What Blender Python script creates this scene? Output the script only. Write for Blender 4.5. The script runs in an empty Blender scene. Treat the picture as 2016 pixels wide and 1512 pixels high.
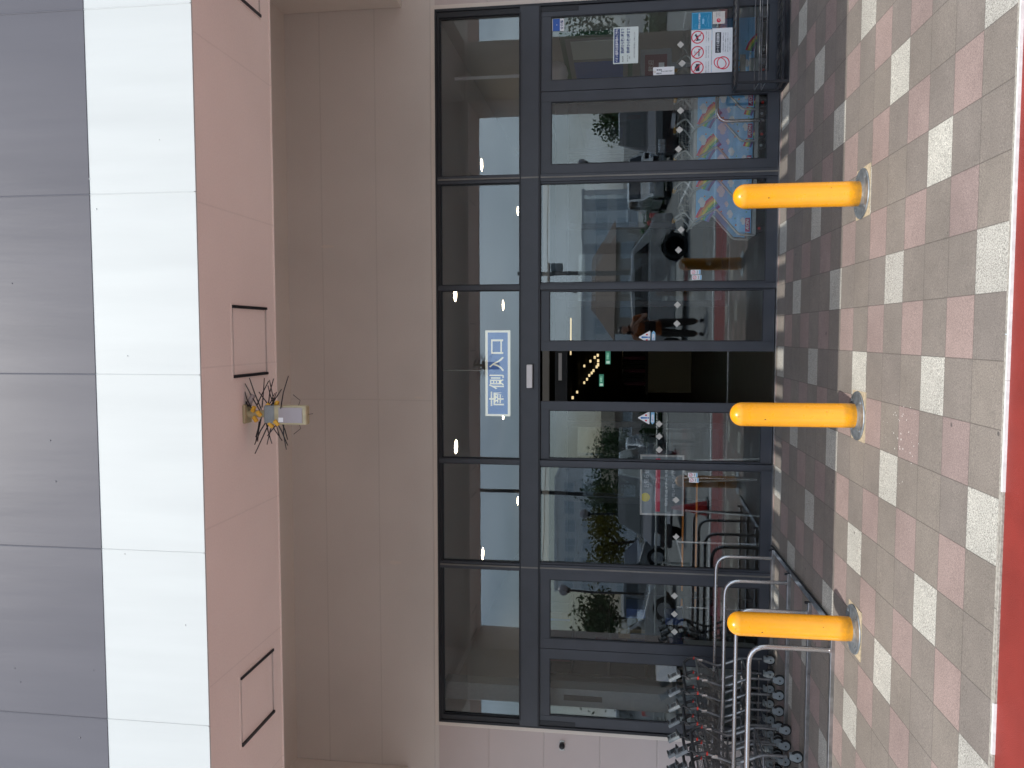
import bpy, bmesh, math, random
from mathutils import Vector, Matrix
random.seed(7)
S = bpy.context.scene
C = bpy.context.collection
PI = math.pi

# ------------------------------------------------------------------ camera
G = 0.02            # the pavement falls 2 % away from the doors
CF, YAW, PIT, ROL = 1547.77, 0.0635756, 0.1377296, -0.0083240
CH, CD = 1.5422, 8.23437
def _ray(a, b):
    c, s = math.cos(ROL), math.sin(ROL)
    x = c*a + s*b; z = -s*a + c*b; y = 1.0
    if a is None: pass
    return x, y, z
def _rot(x, y, z):
    cp, sp = math.cos(PIT), math.sin(PIT)
    y2 = cp*y - sp*z; z2 = sp*y + cp*z
    cy, sy = math.cos(YAW), math.sin(YAW)
    return Vector((cy*x - sy*y2, sy*x + cy*y2, z2))
cr, sr = math.cos(ROL), math.sin(ROL)
Fw = _rot(0, 1, 0)
Ru = _rot(cr, 0, -sr)
Uu = _rot(sr, 0, cr)
cam = bpy.data.objects.new('camera', bpy.data.cameras.new('camera'))
C.objects.link(cam)
m = Matrix.Identity(4)
for i in range(3):
    m[i][0] = -Uu[i]; m[i][1] = Ru[i]; m[i][2] = -Fw[i]
m[0][3], m[1][3], m[2][3] = 0, -CD, CH
cam.matrix_world = m
cam.data.sensor_fit = 'HORIZONTAL'; cam.data.sensor_width = 36
cam.data.lens = CF/2016*36
cam.data.clip_start = 0.05; cam.data.clip_end = 3000
S.camera = cam

# ------------------------------------------------------------------ sky, sun, exposure
SUN = Vector((-0.15, -1.0, 1.852)).normalized()
W = bpy.data.worlds.new('World'); S.world = W; W.use_nodes = True
nt = W.node_tree; nt.nodes.clear()
o = nt.nodes.new('ShaderNodeOutputWorld'); bg = nt.nodes.new('ShaderNodeBackground')
sky = nt.nodes.new('ShaderNodeTexSky'); sky.sky_type = 'NISHITA'; sky.sun_disc = False
sky.sun_elevation = math.asin(SUN.z); sky.sun_rotation = math.atan2(SUN.x, SUN.y)
sky.air_density = 1.0; sky.dust_density = 2.0; sky.ozone_density = 1.0
tc = nt.nodes.new('ShaderNodeTexCoord'); mp = nt.nodes.new('ShaderNodeMapping')
mp.inputs['Scale'].default_value = (1, 1, 2.6)
nz = nt.nodes.new('ShaderNodeTexNoise'); nz.inputs['Scale'].default_value = 2.4; nz.inputs['Detail'].default_value = 7
rp = nt.nodes.new('ShaderNodeValToRGB'); rp.color_ramp.elements[0].position = .42; rp.color_ramp.elements[1].position = .68
mx = nt.nodes.new('ShaderNodeMix'); mx.data_type = 'RGBA'
mx.inputs[7].default_value = (9.5, 10.6, 11.6, 1)
L = nt.links.new
L(tc.outputs['Generated'], mp.inputs['Vector']); L(mp.outputs[0], nz.inputs['Vector']); L(nz.outputs['Fac'], rp.inputs[0])
L(rp.outputs[0], mx.inputs[0]); L(sky.outputs[0], mx.inputs[6]); L(mx.outputs[2], bg.inputs[0]); L(bg.outputs[0], o.inputs[0])
bg.inputs['Strength'].default_value = 0.15
sl = bpy.data.lights.new('sun', 'SUN'); sl.energy = 2.7; sl.angle = math.radians(.53); sl.color = (1, .955, .88)
so = bpy.data.objects.new('sun', sl); C.objects.link(so)
so.rotation_euler = SUN.to_track_quat('Z', 'Y').to_euler(); so.location = (-3, -20, 30)
S.view_settings.view_transform = 'Standard'; S.view_settings.look = 'None'
S.view_settings.gamma = 1; S.view_settings.exposure = 0.36
S.view_settings.use_curve_mapping = False
try:
    S.cycles.transparent_max_bounces = 24; S.cycles.max_bounces = 10; S.cycles.diffuse_bounces = 5
except Exception: pass

# ------------------------------------------------------------------ materials
def mat(name, col, rough=.6, metal=0, var=0, vscale=6, bump=0, bscale=40, emit=None, spec=None, coat=0, stretch=None):
    M = bpy.data.materials.new(name); M.use_nodes = True
    t = M.node_tree; b = t.nodes['Principled BSDF']
    b.inputs['Base Color'].default_value = (*col, 1); b.inputs['Roughness'].default_value = rough
    b.inputs['Metallic'].default_value = metal
    if spec is not None: b.inputs['Specular IOR Level'].default_value = spec
    if coat: b.inputs['Coat Weight'].default_value = coat; b.inputs['Coat Roughness'].default_value = .08
    if emit: b.inputs['Emission Color'].default_value = (*emit[0], 1); b.inputs['Emission Strength'].default_value = emit[1]
    vec = None
    if var or bump:
        g = t.nodes.new('ShaderNodeNewGeometry'); vec = g.outputs['Position']
        if stretch:
            q = t.nodes.new('ShaderNodeMapping'); q.inputs['Scale'].default_value = stretch
            t.links.new(vec, q.inputs[0]); vec = q.outputs[0]
    if var:
        n = t.nodes.new('ShaderNodeTexNoise'); n.inputs['Scale'].default_value = vscale; n.inputs['Detail'].default_value = 6
        t.links.new(vec, n.inputs['Vector'])
        r = t.nodes.new('ShaderNodeMapRange'); r.inputs['To Min'].default_value = 1-var; r.inputs['To Max'].default_value = 1+var
        r.inputs['From Min'].default_value = .3; r.inputs['From Max'].default_value = .7
        t.links.new(n.outputs['Fac'], r.inputs[0])
        v = t.nodes.new('ShaderNodeVectorMath'); v.operation = 'SCALE'; v.inputs[0].default_value = col
        t.links.new(r.outputs[0], v.inputs['Scale']); t.links.new(v.outputs[0], b.inputs['Base Color'])
        r2 = t.nodes.new('ShaderNodeMapRange'); r2.inputs['To Min'].default_value = max(.02, rough-.06); r2.inputs['To Max'].default_value = min(1, rough+.08)
        t.links.new(n.outputs['Fac'], r2.inputs[0]); t.links.new(r2.outputs[0], b.inputs['Roughness'])
    if bump:
        n = t.nodes.new('ShaderNodeTexNoise'); n.inputs['Scale'].default_value = bscale; n.inputs['Detail'].default_value = 4
        t.links.new(vec, n.inputs['Vector'])
        p = t.nodes.new('ShaderNodeBump'); p.inputs['Strength'].default_value = bump; p.inputs['Distance'].default_value = .01
        t.links.new(n.outputs['Fac'], p.inputs['Height']); t.links.new(p.outputs[0], b.inputs['Normal'])
    return M

class N:                      # small node helper
    def __init__(s, M): s.t = M.node_tree
    def m(s, op, a, b=None, c=None):
        n = s.t.nodes.new('ShaderNodeMath'); n.operation = op
        for i, v in enumerate((a, b, c)):
            if v is None: continue
            if isinstance(v, (int, float)): n.inputs[i].default_value = v
            else: s.t.links.new(v, n.inputs[i])
        return n.outputs[0]
    def mix(s, f, a, b, blend='MIX'):
        n = s.t.nodes.new('ShaderNodeMix'); n.data_type = 'RGBA'; n.blend_type = blend
        for i, v in ((0, f), (6, a), (7, b)):
            if isinstance(v, (int, float)): n.inputs[i].default_value = v
            elif isinstance(v, tuple): n.inputs[i].default_value = (*v, 1)
            else: s.t.links.new(v, n.inputs[i])
        return n.outputs[2]
    def noise(s, vec, scale, detail=4, rough=.5):
        n = s.t.nodes.new('ShaderNodeTexNoise'); n.inputs['Scale'].default_value = scale; n.inputs['Detail'].default_value = detail
        n.inputs['Roughness'].default_value = rough
        s.t.links.new(vec, n.inputs['Vector']); return n.outputs['Fac']
    def ramp(s, v, a, b, lo=0, hi=1):
        n = s.t.nodes.new('ShaderNodeMapRange'); s.t.links.new(v, n.inputs[0])
        n.inputs[1].default_value = a; n.inputs[2].default_value = b; n.inputs[3].default_value = lo; n.inputs[4].default_value = hi
        return n.outputs[0]

def tile_mat():
    M = mat('paving_tiles', (.2, .18, .15), .82)
    n = N(M); t = M.node_tree; b = t.nodes['Principled BSDF']
    g = t.nodes.new('ShaderNodeNewGeometry').outputs['Position']
    s = t.nodes.new('ShaderNodeSeparateXYZ'); t.links.new(g, s.inputs[0])
    gx = n.m('DIVIDE', n.m('SUBTRACT', s.outputs[0], 1.384 - 30), .3)      # +100 cells keeps parity positive
    gy = n.m('DIVIDE', n.m('SUBTRACT', n.m('MULTIPLY', s.outputs[1], -1), .094 - 30), .3)
    ix, iy = n.m('FLOOR', gx), n.m('FLOOR', gy)
    fx, fy = n.m('FRACT', gx), n.m('FRACT', gy)
    px, py = n.m('MODULO', ix, 2), n.m('MODULO', iy, 2)
    pink = n.m('MULTIPLY', px, py)
    half = n.m('MODULO', n.m('DIVIDE', n.m('ADD', ix, iy), 2), 2)
    ev = n.m('MULTIPLY', n.m('SUBTRACT', 1, px), n.m('SUBTRACT', 1, py))
    white = n.m('MULTIPLY', ev, n.m('COMPARE', half, 1.0, .1))
    cv = t.nodes.new('ShaderNodeCombineXYZ'); t.links.new(ix, cv.inputs[0]); t.links.new(iy, cv.inputs[1])
    wn = t.nodes.new('ShaderNodeTexWhiteNoise'); t.links.new(cv.outputs[0], wn.inputs['Vector'])
    fine = n.noise(g, 260, 3, .7); fine2 = n.noise(g, 135, 2, .6); big = n.noise(g, 1.3, 5); mid = n.noise(g, 9, 5)
    base = n.mix(white, n.mix(pink, (.205, .180, .155), (.285, .215, .195)), (.43, .42, .375))
    base = n.mix(n.ramp(wn.outputs['Value'], 0, 1, 0, .24), base, (.13, .115, .12))
    amp = n.m('ADD', .42, n.m('MULTIPLY', white, .40))
    sp = n.m('ADD', 1, n.m('MULTIPLY', n.m('SUBTRACT', n.m('ADD', n.m('MULTIPLY', fine, .6), n.m('MULTIPLY', fine2, .4)), .5), n.m('MULTIPLY', amp, 6.6)))
    sp = n.m('MULTIPLY', sp, n.ramp(big, .3, .7, .86, 1.10)); sp = n.m('MULTIPLY', sp, n.ramp(mid, .3, .7, .94, 1.05))
    v = t.nodes.new('ShaderNodeVectorMath'); v.operation = 'SCALE'; t.links.new(base, v.inputs[0]); t.links.new(n.m('MAXIMUM', sp, .25), v.inputs['Scale'])
    # joints
    ex = n.m('MINIMUM', fx, n.m('SUBTRACT', 1, fx)); ey = n.m('MINIMUM', fy, n.m('SUBTRACT', 1, fy))
    e = n.m('MINIMUM', ex, ey)
    e = n.m('ADD', e, n.m('MULTIPLY', n.m('SUBTRACT', n.noise(g, 60, 3), .5), .006))
    j = n.ramp(e, .004, .012, 1, 0)
    col = n.mix(n.m('MULTIPLY', j, .55), v.outputs[0], (.06, .052, .045))
    # gum spots and a scatter of white droppings / paint flecks in one patch
    vo = t.nodes.new('ShaderNodeTexVoronoi'); vo.inputs['Scale'].default_value = 2.6; t.links.new(g, vo.inputs['Vector'])
    gum = n.ramp(n.m('ADD', vo.outputs['Distance'], n.m('MULTIPLY', mid, .05)), .052, .066, .75, 0)
    col = n.mix(gum, col, (.055, .05, .05))
    v2 = t.nodes.new('ShaderNodeTexVoronoi'); v2.inputs['Scale'].default_value = 26; t.links.new(g, v2.inputs['Vector'])
    dx = n.m('SUBTRACT', s.outputs[0], -.62); dy = n.m('SUBTRACT', s.outputs[1], -3.45)
    rr = n.m('SQRT', n.m('ADD', n.m('MULTIPLY', dx, dx), n.m('MULTIPLY', dy, dy)))
    lim = n.ramp(rr, .05, .5, .19, 0.0)
    fl = n.m('LESS_THAN', n.m('ADD', v2.outputs['Distance'], n.m('MULTIPLY', fine2, .12)), n.m('ADD', lim, .03))
    col = n.mix(n.m('MULTIPLY', fl, .9), col, (.68, .67, .64))
    t.links.new(col, b.inputs['Base Color'])
    hgt = n.m('ADD', n.m('MULTIPLY', n.m('SUBTRACT', 1, j), 1.0), n.m('MULTIPLY', fine, .35))
    bp = t.nodes.new('ShaderNodeBump'); bp.inputs['Strength'].default_value = .5; bp.inputs['Distance'].default_value = .003
    t.links.new(hgt, bp.inputs['Height']); t.links.new(bp.outputs[0], b.inputs['Normal'])
    return M

def wall_mat(name, col, seams=True, bump=.25, bscale=90, vert=None, stripe_x=None):
    M = mat(name, col, .78)
    n = N(M); t = M.node_tree; b = t.nodes['Principled BSDF']
    g = t.nodes.new('ShaderNodeNewGeometry').outputs['Position']
    s = t.nodes.new('ShaderNodeSeparateXYZ'); t.links.new(g, s.inputs[0])
    big = n.noise(g, .9, 5); fine = n.noise(g, bscale, 4)
    v = t.nodes.new('ShaderNodeVectorMath'); v.operation = 'SCALE'; v.inputs[0].default_value = col
    t.links.new(n.m('MULTIPLY', n.ramp(big, .3, .7, .94, 1.05), n.ramp(fine, .3, .7, .97, 1.03)), v.inputs['Scale'])
    c = v.outputs[0]; h = n.m('MULTIPLY', fine, .5); j = None
    if seams:
        fz = n.m('FRACT', n.m('DIVIDE', n.m('ADD', s.outputs[2], 30 - .22), .606))
        e = n.m('MINIMUM', fz, n.m('SUBTRACT', 1, fz)); j = n.ramp(e, .006, .016, 1, 0)
    if vert is not None:
        d = n.m('ABSOLUTE', n.m('SUBTRACT', s.outputs[0], vert)); j2 = n.ramp(d, .004, .009, 1, 0)
        j = j2 if j is None else n.m('MAXIMUM', j, j2)
    if stripe_x is not None:
        fx = n.m('FRACT', n.m('DIVIDE', n.m('ADD', s.outputs[0], 90 - stripe_x[0]), stripe_x[1]))
        e = n.m('MINIMUM', fx, n.m('SUBTRACT', 1, fx)); j2 = n.ramp(e, .003, .007, 1, 0)
        j = j2 if j is None else n.m('MAXIMUM', j, j2)
    if j is not None:
        c = n.mix(n.m('MULTIPLY', j, .16), c, tuple(x*.5 for x in col)); h = n.m('SUBTRACT', h, n.m('MULTIPLY', j, 1.5))
    t.links.new(c, b.inputs['Base Color'])
    bp = t.nodes.new('ShaderNodeBump'); bp.inputs['Strength'].default_value = bump; bp.inputs['Distance'].default_value = .004
    t.links.new(h, bp.inputs['Height']); t.links.new(bp.outputs[0], b.inputs['Normal'])
    return M

def glass_mat(name, fac=.075, tint=(.90, .925, .92), rough=0.0):
    M = bpy.data.materials.new(name); M.use_nodes = True; t = M.node_tree; t.nodes.clear()
    o = t.nodes.new('ShaderNodeOutputMaterial'); mx = t.nodes.new('ShaderNodeMixShader')
    tr = t.nodes.new('ShaderNodeBsdfTransparent'); gl = t.nodes.new('ShaderNodeBsdfGlossy')
    tr.inputs[0].default_value = (*tint, 1); gl.inputs['Roughness'].default_value = rough; gl.inputs[0].default_value = (.84, .94, 1, 1)
    gp_ = t.nodes.new('ShaderNodeNewGeometry'); rn = t.nodes.new('ShaderNodeTexNoise'); rn.inputs['Scale'].default_value = 1.7; rn.inputs['Detail'].default_value = 1
    t.links.new(gp_.outputs['Position'], rn.inputs['Vector']); bq = t.nodes.new('ShaderNodeBump'); bq.inputs['Strength'].default_value = .045; bq.inputs['Distance'].default_value = .012
    t.links.new(rn.outputs['Fac'], bq.inputs['Height']); t.links.new(bq.outputs[0], gl.inputs['Normal'])
    fr = t.nodes.new('ShaderNodeFresnel'); fr.inputs[0].default_value = 1.45
    a = t.nodes.new('ShaderNodeMath'); a.operation = 'ADD'; a.inputs[1].default_value = fac - .034; t.links.new(fr.outputs[0], a.inputs[0])
    t.links.new(a.outputs[0], mx.inputs[0]); t.links.new(tr.outputs[0], mx.inputs[1]); t.links.new(gl.outputs[0], mx.inputs[2]); t.links.new(mx.outputs[0], o.inputs[0])
    return M

def bollard_mat():
    M = mat('yellow_bollard_vinyl', (.83, .36, .012), .26, coat=.2); n = N(M); t = M.node_tree; b = t.nodes['Principled BSDF']
    oc = t.nodes.new('ShaderNodeTexCoord').outputs['Object']; s = t.nodes.new('ShaderNodeSeparateXYZ'); t.links.new(oc, s.inputs[0])
    gp_ = t.nodes.new('ShaderNodeNewGeometry').outputs['Position']
    st = t.nodes.new('ShaderNodeMapping'); st.inputs['Scale'].default_value = (6, 6, 1.2); t.links.new(gp_, st.inputs[0])
    low = n.ramp(s.outputs[2], 0, .16, 1, 0); a = n.noise(gp_, 14, 6, .65); sm = n.noise(st.outputs[0], 3, 5, .6)
    d = n.m('MULTIPLY', n.ramp(a, .42, .70, 0, .8), n.m('ADD', low, .16))
    c = n.mix(d, (.88, .365, .006), (.30, .17, .03)); c = n.mix(n.ramp(sm, .45, .75, 0, .16), c, (.62, .25, .012))
    sc = n.ramp(n.noise(gp_, 95, 3, .7), .70, .74, 0, .8); c = n.mix(n.m('MULTIPLY', sc, n.ramp(a, .5, .6, 0, 1)), c, (.10, .05, .01))
    t.links.new(c, b.inputs['Base Color']); t.links.new(n.ramp(a, .3, .7, .22, .42), b.inputs['Roughness'])
    return M
def flake_mat(name, col, rough=.35):
    return mat(name, col, rough, .15, var=.05, vscale=3, coat=1)

MT = dict(
 tile=tile_mat(),
 red=mat('red_road_paint', (.235, .025, .018), .58, var=.12, vscale=5, bump=.5, bscale=260),
 line=mat('kerb_white', (.70, .71, .70), .6, var=.12, vscale=30),
 kerb=mat('kerb_concrete', (.34, .32, .28), .85, var=.3, vscale=70, bump=.5, bscale=150),
 asphalt=mat('asphalt', (.25, .25, .24), .85, var=.15, vscale=3, bump=.4, bscale=200),
 wall=wall_mat('beige_wall_panels', (.68, .64, .60), vert=-.711),
 wall2=wall_mat('lilac_stucco_panels', (.56, .49, .475), bump=.6, bscale=160),
 soffit=wall_mat('pink_soffit_boards', (.90, .80, .75), seams=False, bump=.1, stripe_x=(.188, .8963)),
 beam=wall_mat('beige_beam_render', (.72, .66, .60), seams=False, bump=.2),
 white=mat('white_metal_fascia', (.575, .60, .59), .42, .0, var=.035, vscale=2.2, bump=.35, bscale=2.2, stretch=(3, 1, .35)),
 gray=mat('slate_metal_fascia', (.108, .105, .120), .36, .0, var=.07, vscale=1.6, bump=.35, bscale=2.2, stretch=(3, 1, .35)),
 frame=mat('anthracite_aluminium', (.052, .058, .072), .38, .2, var=.10, vscale=4, bump=.05, bscale=12),
 frame2=mat('anthracite_aluminium_dark', (.020, .022, .028), .4, .3, var=.1),
 strip=mat('weathered_strip', (.18, .175, .165), .45, .5, var=.3, vscale=5, stretch=(20, 20, 1)),
 alu=mat('worn_aluminium', (.30, .31, .32), .35, .9, var=.2, vscale=12),
 glass=glass_mat('pane_glass', .070, (.965, .975, .975)),
 steel=mat('stainless_tube', (.60, .61, .62), .25, 1, var=.04, vscale=8),
 steelflat=mat('stainless_flat', (.42, .42, .42), .3, .95, var=.2, vscale=18),
 galv=mat('galvanised_flange', (.33, .36, .38), .42, .8, var=.3, vscale=22),
 mortar=mat('pale_mortar', (.42, .35, .24), .9, var=.25, vscale=40),
 rubber=mat('black_rubber', (.012, .012, .013), .6),
 yellow=bollard_mat(),
 ply=mat('plastic_yellow', (.75, .42, .04), .45),
 cream=mat('aged_cream_plastic', (.46, .41, .26), .45, var=.1, vscale=30),
 lens=mat('frosted_lens', (.36, .32, .33), .3),
 black=mat('black_plastic', (.014, .014, .018), .42),
 darkmetal=mat('dark_cart_tube', (.19, .195, .205), .34, .75, var=.25, vscale=40),
 wire=mat('dark_wire', (.22, .21, .20), .35, .8),
 grayp=mat('gray_plastic', (.24, .27, .285), .42, var=.08, vscale=30),
 grip=mat('charcoal_grip', (.045, .047, .05), .4),
 clear=mat('worn_chrome', (.6, .6, .6), .22, 1),
 redp=mat('red_plastic', (.62, .03, .015), .4),
 lite=mat('light_gray_tube', (.46, .48, .46), .33, .25, var=.1, vscale=20),
 sky=mat('sky_blue_panel', (.25, .62, 1.0), .4, var=.05, vscale=10),
 cloud=mat('cloud_white_print', (.80, .84, .88), .45),
 magenta=mat('magenta_label', (.42, .01, .12), .45),
 orange=mat('orange_print', (.85, .28, .03), .5), pyel=mat('yellow_print', (.85, .68, .05), .5),
 green=mat('green_print', (.10, .45, .12), .5), purple=mat('purple_print', (.16, .07, .32), .5), blue2=mat('blue_print', (.06, .25, .6), .5),
 paper=mat('white_paper', (.84, .85, .88), .5), paper2=mat('pale_green_paper', (.70, .78, .76), .5),
 navy=mat('navy_print', (.02, .055, .20), .5), ink=mat('dark_ink', (.03, .035, .05), .6), grayink=mat('gray_ink', (.22, .23, .27), .6),
 prred=mat('red_print', (.72, .03, .08), .5), teal=mat('teal_print', (.01, .26, .48), .5), cobalt=mat('cobalt_print', (.03, .12, .48), .5),
 skyp=mat('pale_blue_print', (.25, .55, .80), .5), beigep=mat('beige_label', (.70, .66, .62), .5),
 diamond=mat('silver_sticker', (.55, .54, .50), .45, .1),
 signblue=mat('sign_blue_film_glow', (.10, .22, .58), .5, emit=((.10, .22, .52), .12)), signcream=mat('sign_cream_glow', (.90, .88, .76), .5, emit=((1, .93, .75), .24)),  # faint glow added to brighten the sign; no lamp behind it
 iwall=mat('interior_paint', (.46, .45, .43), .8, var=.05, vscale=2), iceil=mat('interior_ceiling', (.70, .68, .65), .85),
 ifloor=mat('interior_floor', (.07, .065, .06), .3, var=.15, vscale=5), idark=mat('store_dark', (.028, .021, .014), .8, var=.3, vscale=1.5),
 lamp=mat('lamp_glow', (1, .9, .7), .5, emit=((1, .82, .56), 22)), striplamp=mat('strip_lamp_glow', (1, .9, .7), .5, emit=((1, .78, .42), .75)),
 exitg=mat('exit_glow', (.3, .8, .6), .5, emit=((.15, .62, .45), .16)), exitw=mat('exit_symbol', (.8, 1, .9), .5, emit=((.7, 1, .85), .4)),
 greenf=mat('green_board_frame', (.04, .14, .08), .5), maroon=mat('maroon_print', (.13, .012, .03), .6),
 counter=mat('ochre_counter', (.14, .10, .035), .6), leaf=mat('leaf_green', (.050, .095, .030), .6, var=.5, vscale=1.5),
 leaf2=mat('leaf_yellow_green', (.22, .19, .03), .6, var=.4, vscale=1.5), bark=mat('bark', (.10, .07, .05), .9, var=.3, vscale=8),
 carsilver=flake_mat('car_silver', (.42, .44, .45), .25), cardark=flake_mat('car_dark', (.02, .022, .03), .2), cargray=flake_mat('car_gray', (.13, .14, .15), .25),
 carwhite=flake_mat('car_white', (.72, .73, .73), .25), carglass=mat('car_glass', (.010, .014, .018), .04, spec=.9),
 tyre=mat('tyre', (.012, .012, .012), .8), rim=mat('alloy_rim', (.65, .66, .68), .4, .3), headl=mat('headlight', (.6, .65, .7), .1, .3),
 skin=mat('skin', (.45, .26, .18), .55), hair=mat('hair', (.015, .012, .01), .5), shirt=mat('rust_patterned_shirt', (.30, .095, .022), .8, var=.6, vscale=16),
 trousers=mat('dark_trousers', (.035, .032, .030), .85), shoe=mat('black_shoe', (.012, .012, .012), .5),
 tan=mat('tan_corrugated', (.60, .50, .38), .8, var=.25, vscale=5, stretch=(1, 1, 8)), bld=mat('pale_building', (.74, .76, .78), .7, var=.05, vscale=.4),
 bldwin=mat('building_window', (.52, .58, .63), .35), bld2=mat('warm_gray_building', (.45, .39, .34), .75, var=.08, vscale=.5), roofb=mat('brown_roof', (.16, .11, .085), .7, var=.2, vscale=2),
 cone=mat('cone_red', (.55, .02, .02), .5), pole=mat('concrete_pole', (.22, .21, .20), .8), dpole=mat('dark_pole', (.03, .03, .035), .45, .3),
 hedge=mat('hedge_green', (.05, .12, .03), .7, var=.5, vscale=4))

# ------------------------------------------------------------------ geometry helpers
class MB:
    def __init__(s): s.v = []; s.f = []; s.sm = []
    def _add(s, vs, fs, smooth=False):
        n = len(s.v); s.v += [tuple(v) for v in vs]; s.f += [tuple(i+n for i in f) for f in fs]; s.sm += [smooth]*len(fs); return s
    def box(s, x0, y0, z0, x1, y1, z1):
        if x0 > x1: x0, x1 = x1, x0
        if y0 > y1: y0, y1 = y1, y0
        if z0 > z1: z0, z1 = z1, z0
        v = [(x, y, z) for x in (x0, x1) for y in (y0, y1) for z in (z0, z1)]
        return s._add(v, [(0, 1, 3, 2), (4, 6, 7, 5), (0, 4, 5, 1), (2, 3, 7, 6), (0, 2, 6, 4), (1, 5, 7, 3)])
    def quad(s, a, b, c, d): return s._add([a, b, c, d], [(0, 1, 2, 3)])
    def obox(s, M, sx, sy, sz):      # oriented box, centred
        v = [M @ Vector((x*sx/2, y*sy/2, z*sz/2)) for x in (-1, 1) for y in (-1, 1) for z in (-1, 1)]
        return s._add(v, [(0, 1, 3, 2), (4, 6, 7, 5), (0, 4, 5, 1), (2, 3, 7, 6), (0, 2, 6, 4), (1, 5, 7, 3)])
    def prism(s, pts, f):            # pts polygon list of 2-tuples, f maps (u,v,k) -> xyz, k in 0,1
        n = len(pts); v = [f(a, b, 0) for a, b in pts] + [f(a, b, 1) for a, b in pts]
        fs = [tuple(range(n))[::-1], tuple(range(n, 2*n))] + [(i, (i+1) % n, n+(i+1) % n, n+i) for i in range(n)]
        return s._add(v, fs)
    def tube(s, pts, r, seg=8, closed=False, fillet=0, r2=None):
        pts = [Vector(p) for p in pts]
        if fillet:
            q = [pts[0]]
            for i in range(1, len(pts)-1):
                a, b, c = pts[i-1], pts[i], pts[i+1]
                d1 = min(fillet, (a-b).length*.45); d2 = min(fillet, (c-b).length*.45)
                p0 = b + (a-b).normalized()*d1; p2 = b + (c-b).normalized()*d2
                for k in range(6):
                    t = k/5; q.append(p0*(1-t)**2 + b*2*t*(1-t) + p2*t*t)
            q.append(pts[-1]); pts = q
        n = len(pts); rings = []
        up = Vector((0, 0, 1)); prev = None
        for i, p in enumerate(pts):
            if closed: t = (pts[(i+1) % n]-pts[i-1])
            else: t = pts[min(i+1, n-1)]-pts[max(i-1, 0)]
            t.normalize()
            if prev is None:
                a = t.cross(up)
                if a.length < .05: a = t.cross(Vector((1, 0, 0)))
            else: a = prev - t*prev.dot(t)
            a.normalize(); prev = a; b = t.cross(a)
            rr = r if r2 is None else r+(r2-r)*i/max(1, n-1)
            rings.append([p+(a*math.cos(2*PI*k/seg)+b*math.sin(2*PI*k/seg))*rr for k in range(seg)])
        vs = [v for R in rings for v in R]; fs = []
        m = n if closed else n-1
        for i in range(m):
            for k in range(seg):
                j = (i+1) % n; fs.append((i*seg+k, i*seg+(k+1) % seg, j*seg+(k+1) % seg, j*seg+k))
        if not closed: fs += [tuple(range(seg))[::-1], tuple(range((n-1)*seg, n*seg))]
        return s._add(vs, fs, True)
    def lathe(s, prof, ctr=(0, 0, 0), seg=24, axis='Z'):
        cx, cy, cz = ctr; vs = []; fs = []
        for r, h in prof:
            for k in range(seg):
                a = 2*PI*k/seg; u, w = r*math.cos(a), r*math.sin(a)
                vs.append((cx+u, cy+w, cz+h) if axis == 'Z' else ((cx+u, cy+h, cz+w) if axis == 'Y' else (cx+h, cy+u, cz+w)))
        for i in range(len(prof)-1):
            for k in range(seg): fs.append((i*seg+k, i*seg+(k+1) % seg, (i+1)*seg+(k+1) % seg, (i+1)*seg+k))
        fs += [tuple(range(seg))[::-1], tuple(range((len(prof)-1)*seg, len(prof)*seg))]
        return s._add(vs, fs, True)
    def build(s, name, mt, parent=None, label=None, kind=None, bevel=0, loc=None):
        me = bpy.data.meshes.new(name); me.from_pydata(s.v, [], s.f)
        me.polygons.foreach_set('use_smooth', s.sm); me.materials.append(mt)
        bm = bmesh.new(); bm.from_mesh(me); bmesh.ops.recalc_face_normals(bm, faces=bm.faces)
        bm.to_mesh(me); bm.free()
        o = bpy.data.objects.new(name, me); C.objects.link(o)
        if any(s.sm):
            for e in me.edges: pass
            md = o.modifiers.new('es', 'EDGE_SPLIT'); md.split_angle = math.radians(42)
        if bevel:
            md = o.modifiers.new('bv', 'BEVEL'); md.width = bevel; md.segments = 2; md.limit_method = 'ANGLE'; md.angle_limit = .8
        if parent is not None: o.parent = parent
        if loc is not None: o.location = loc
        if label: o['label'] = label
        if kind: o['kind'] = kind
        return o

def thing(name, label, cat, loc=(0, 0, 0), rz=0, group=None):
    o = bpy.data.objects.new(name, None); C.objects.link(o); o.location = loc; o.rotation_euler = (0, 0, rz)
    o['label'] = label; o['category'] = cat
    if group: o['group'] = group
    return o
def tag(o, label, cat, group=None, kind=None):
    o['label'] = label; o['category'] = cat
    if group: o['group'] = group
    if kind: o['kind'] = kind
    return o
def dup(root, label, loc=None, rz=None):
    def cp(o, par):
        c = o.copy(); C.objects.link(c); c.parent = par
        for ch in [x for x in list(bpy.data.objects) if x.parent == o and x is not c]: cp(ch, c)
        return c
    r = cp(root, None); r['label'] = label
    if loc is not None: r.location = loc
    if rz is not None: r.rotation_euler = (0, 0, rz)
    return r
def text(body, size, x, y, z, mt, parent, name='lettering', align='CENTER', sx=1.0, bold=0.0, rot=(PI/2, 0, 0), vy='CENTER'):
    cu = bpy.data.curves.new('t', 'FONT'); cu.body = body; cu.size = size; cu.align_x = align; cu.align_y = vy
    cu.offset = bold; cu.extrude = .0004; cu.resolution_u = 3; cu.fill_mode = 'BOTH'
    to = bpy.data.objects.new('t', cu); C.objects.link(to)
    dg = bpy.context.evaluated_depsgraph_get(); dg.update()
    me = bpy.data.meshes.new_from_object(to.evaluated_get(dg))
    bpy.data.objects.remove(to); bpy.data.curves.remove(cu)
    me.materials.clear(); me.materials.append(mt)
    o = bpy.data.objects.new(name, me); C.objects.link(o); o.location = (x, y, z); o.rotation_euler = rot; o.scale = (sx, 1, 1)
    if parent is not None: o.parent = parent
    return o
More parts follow.
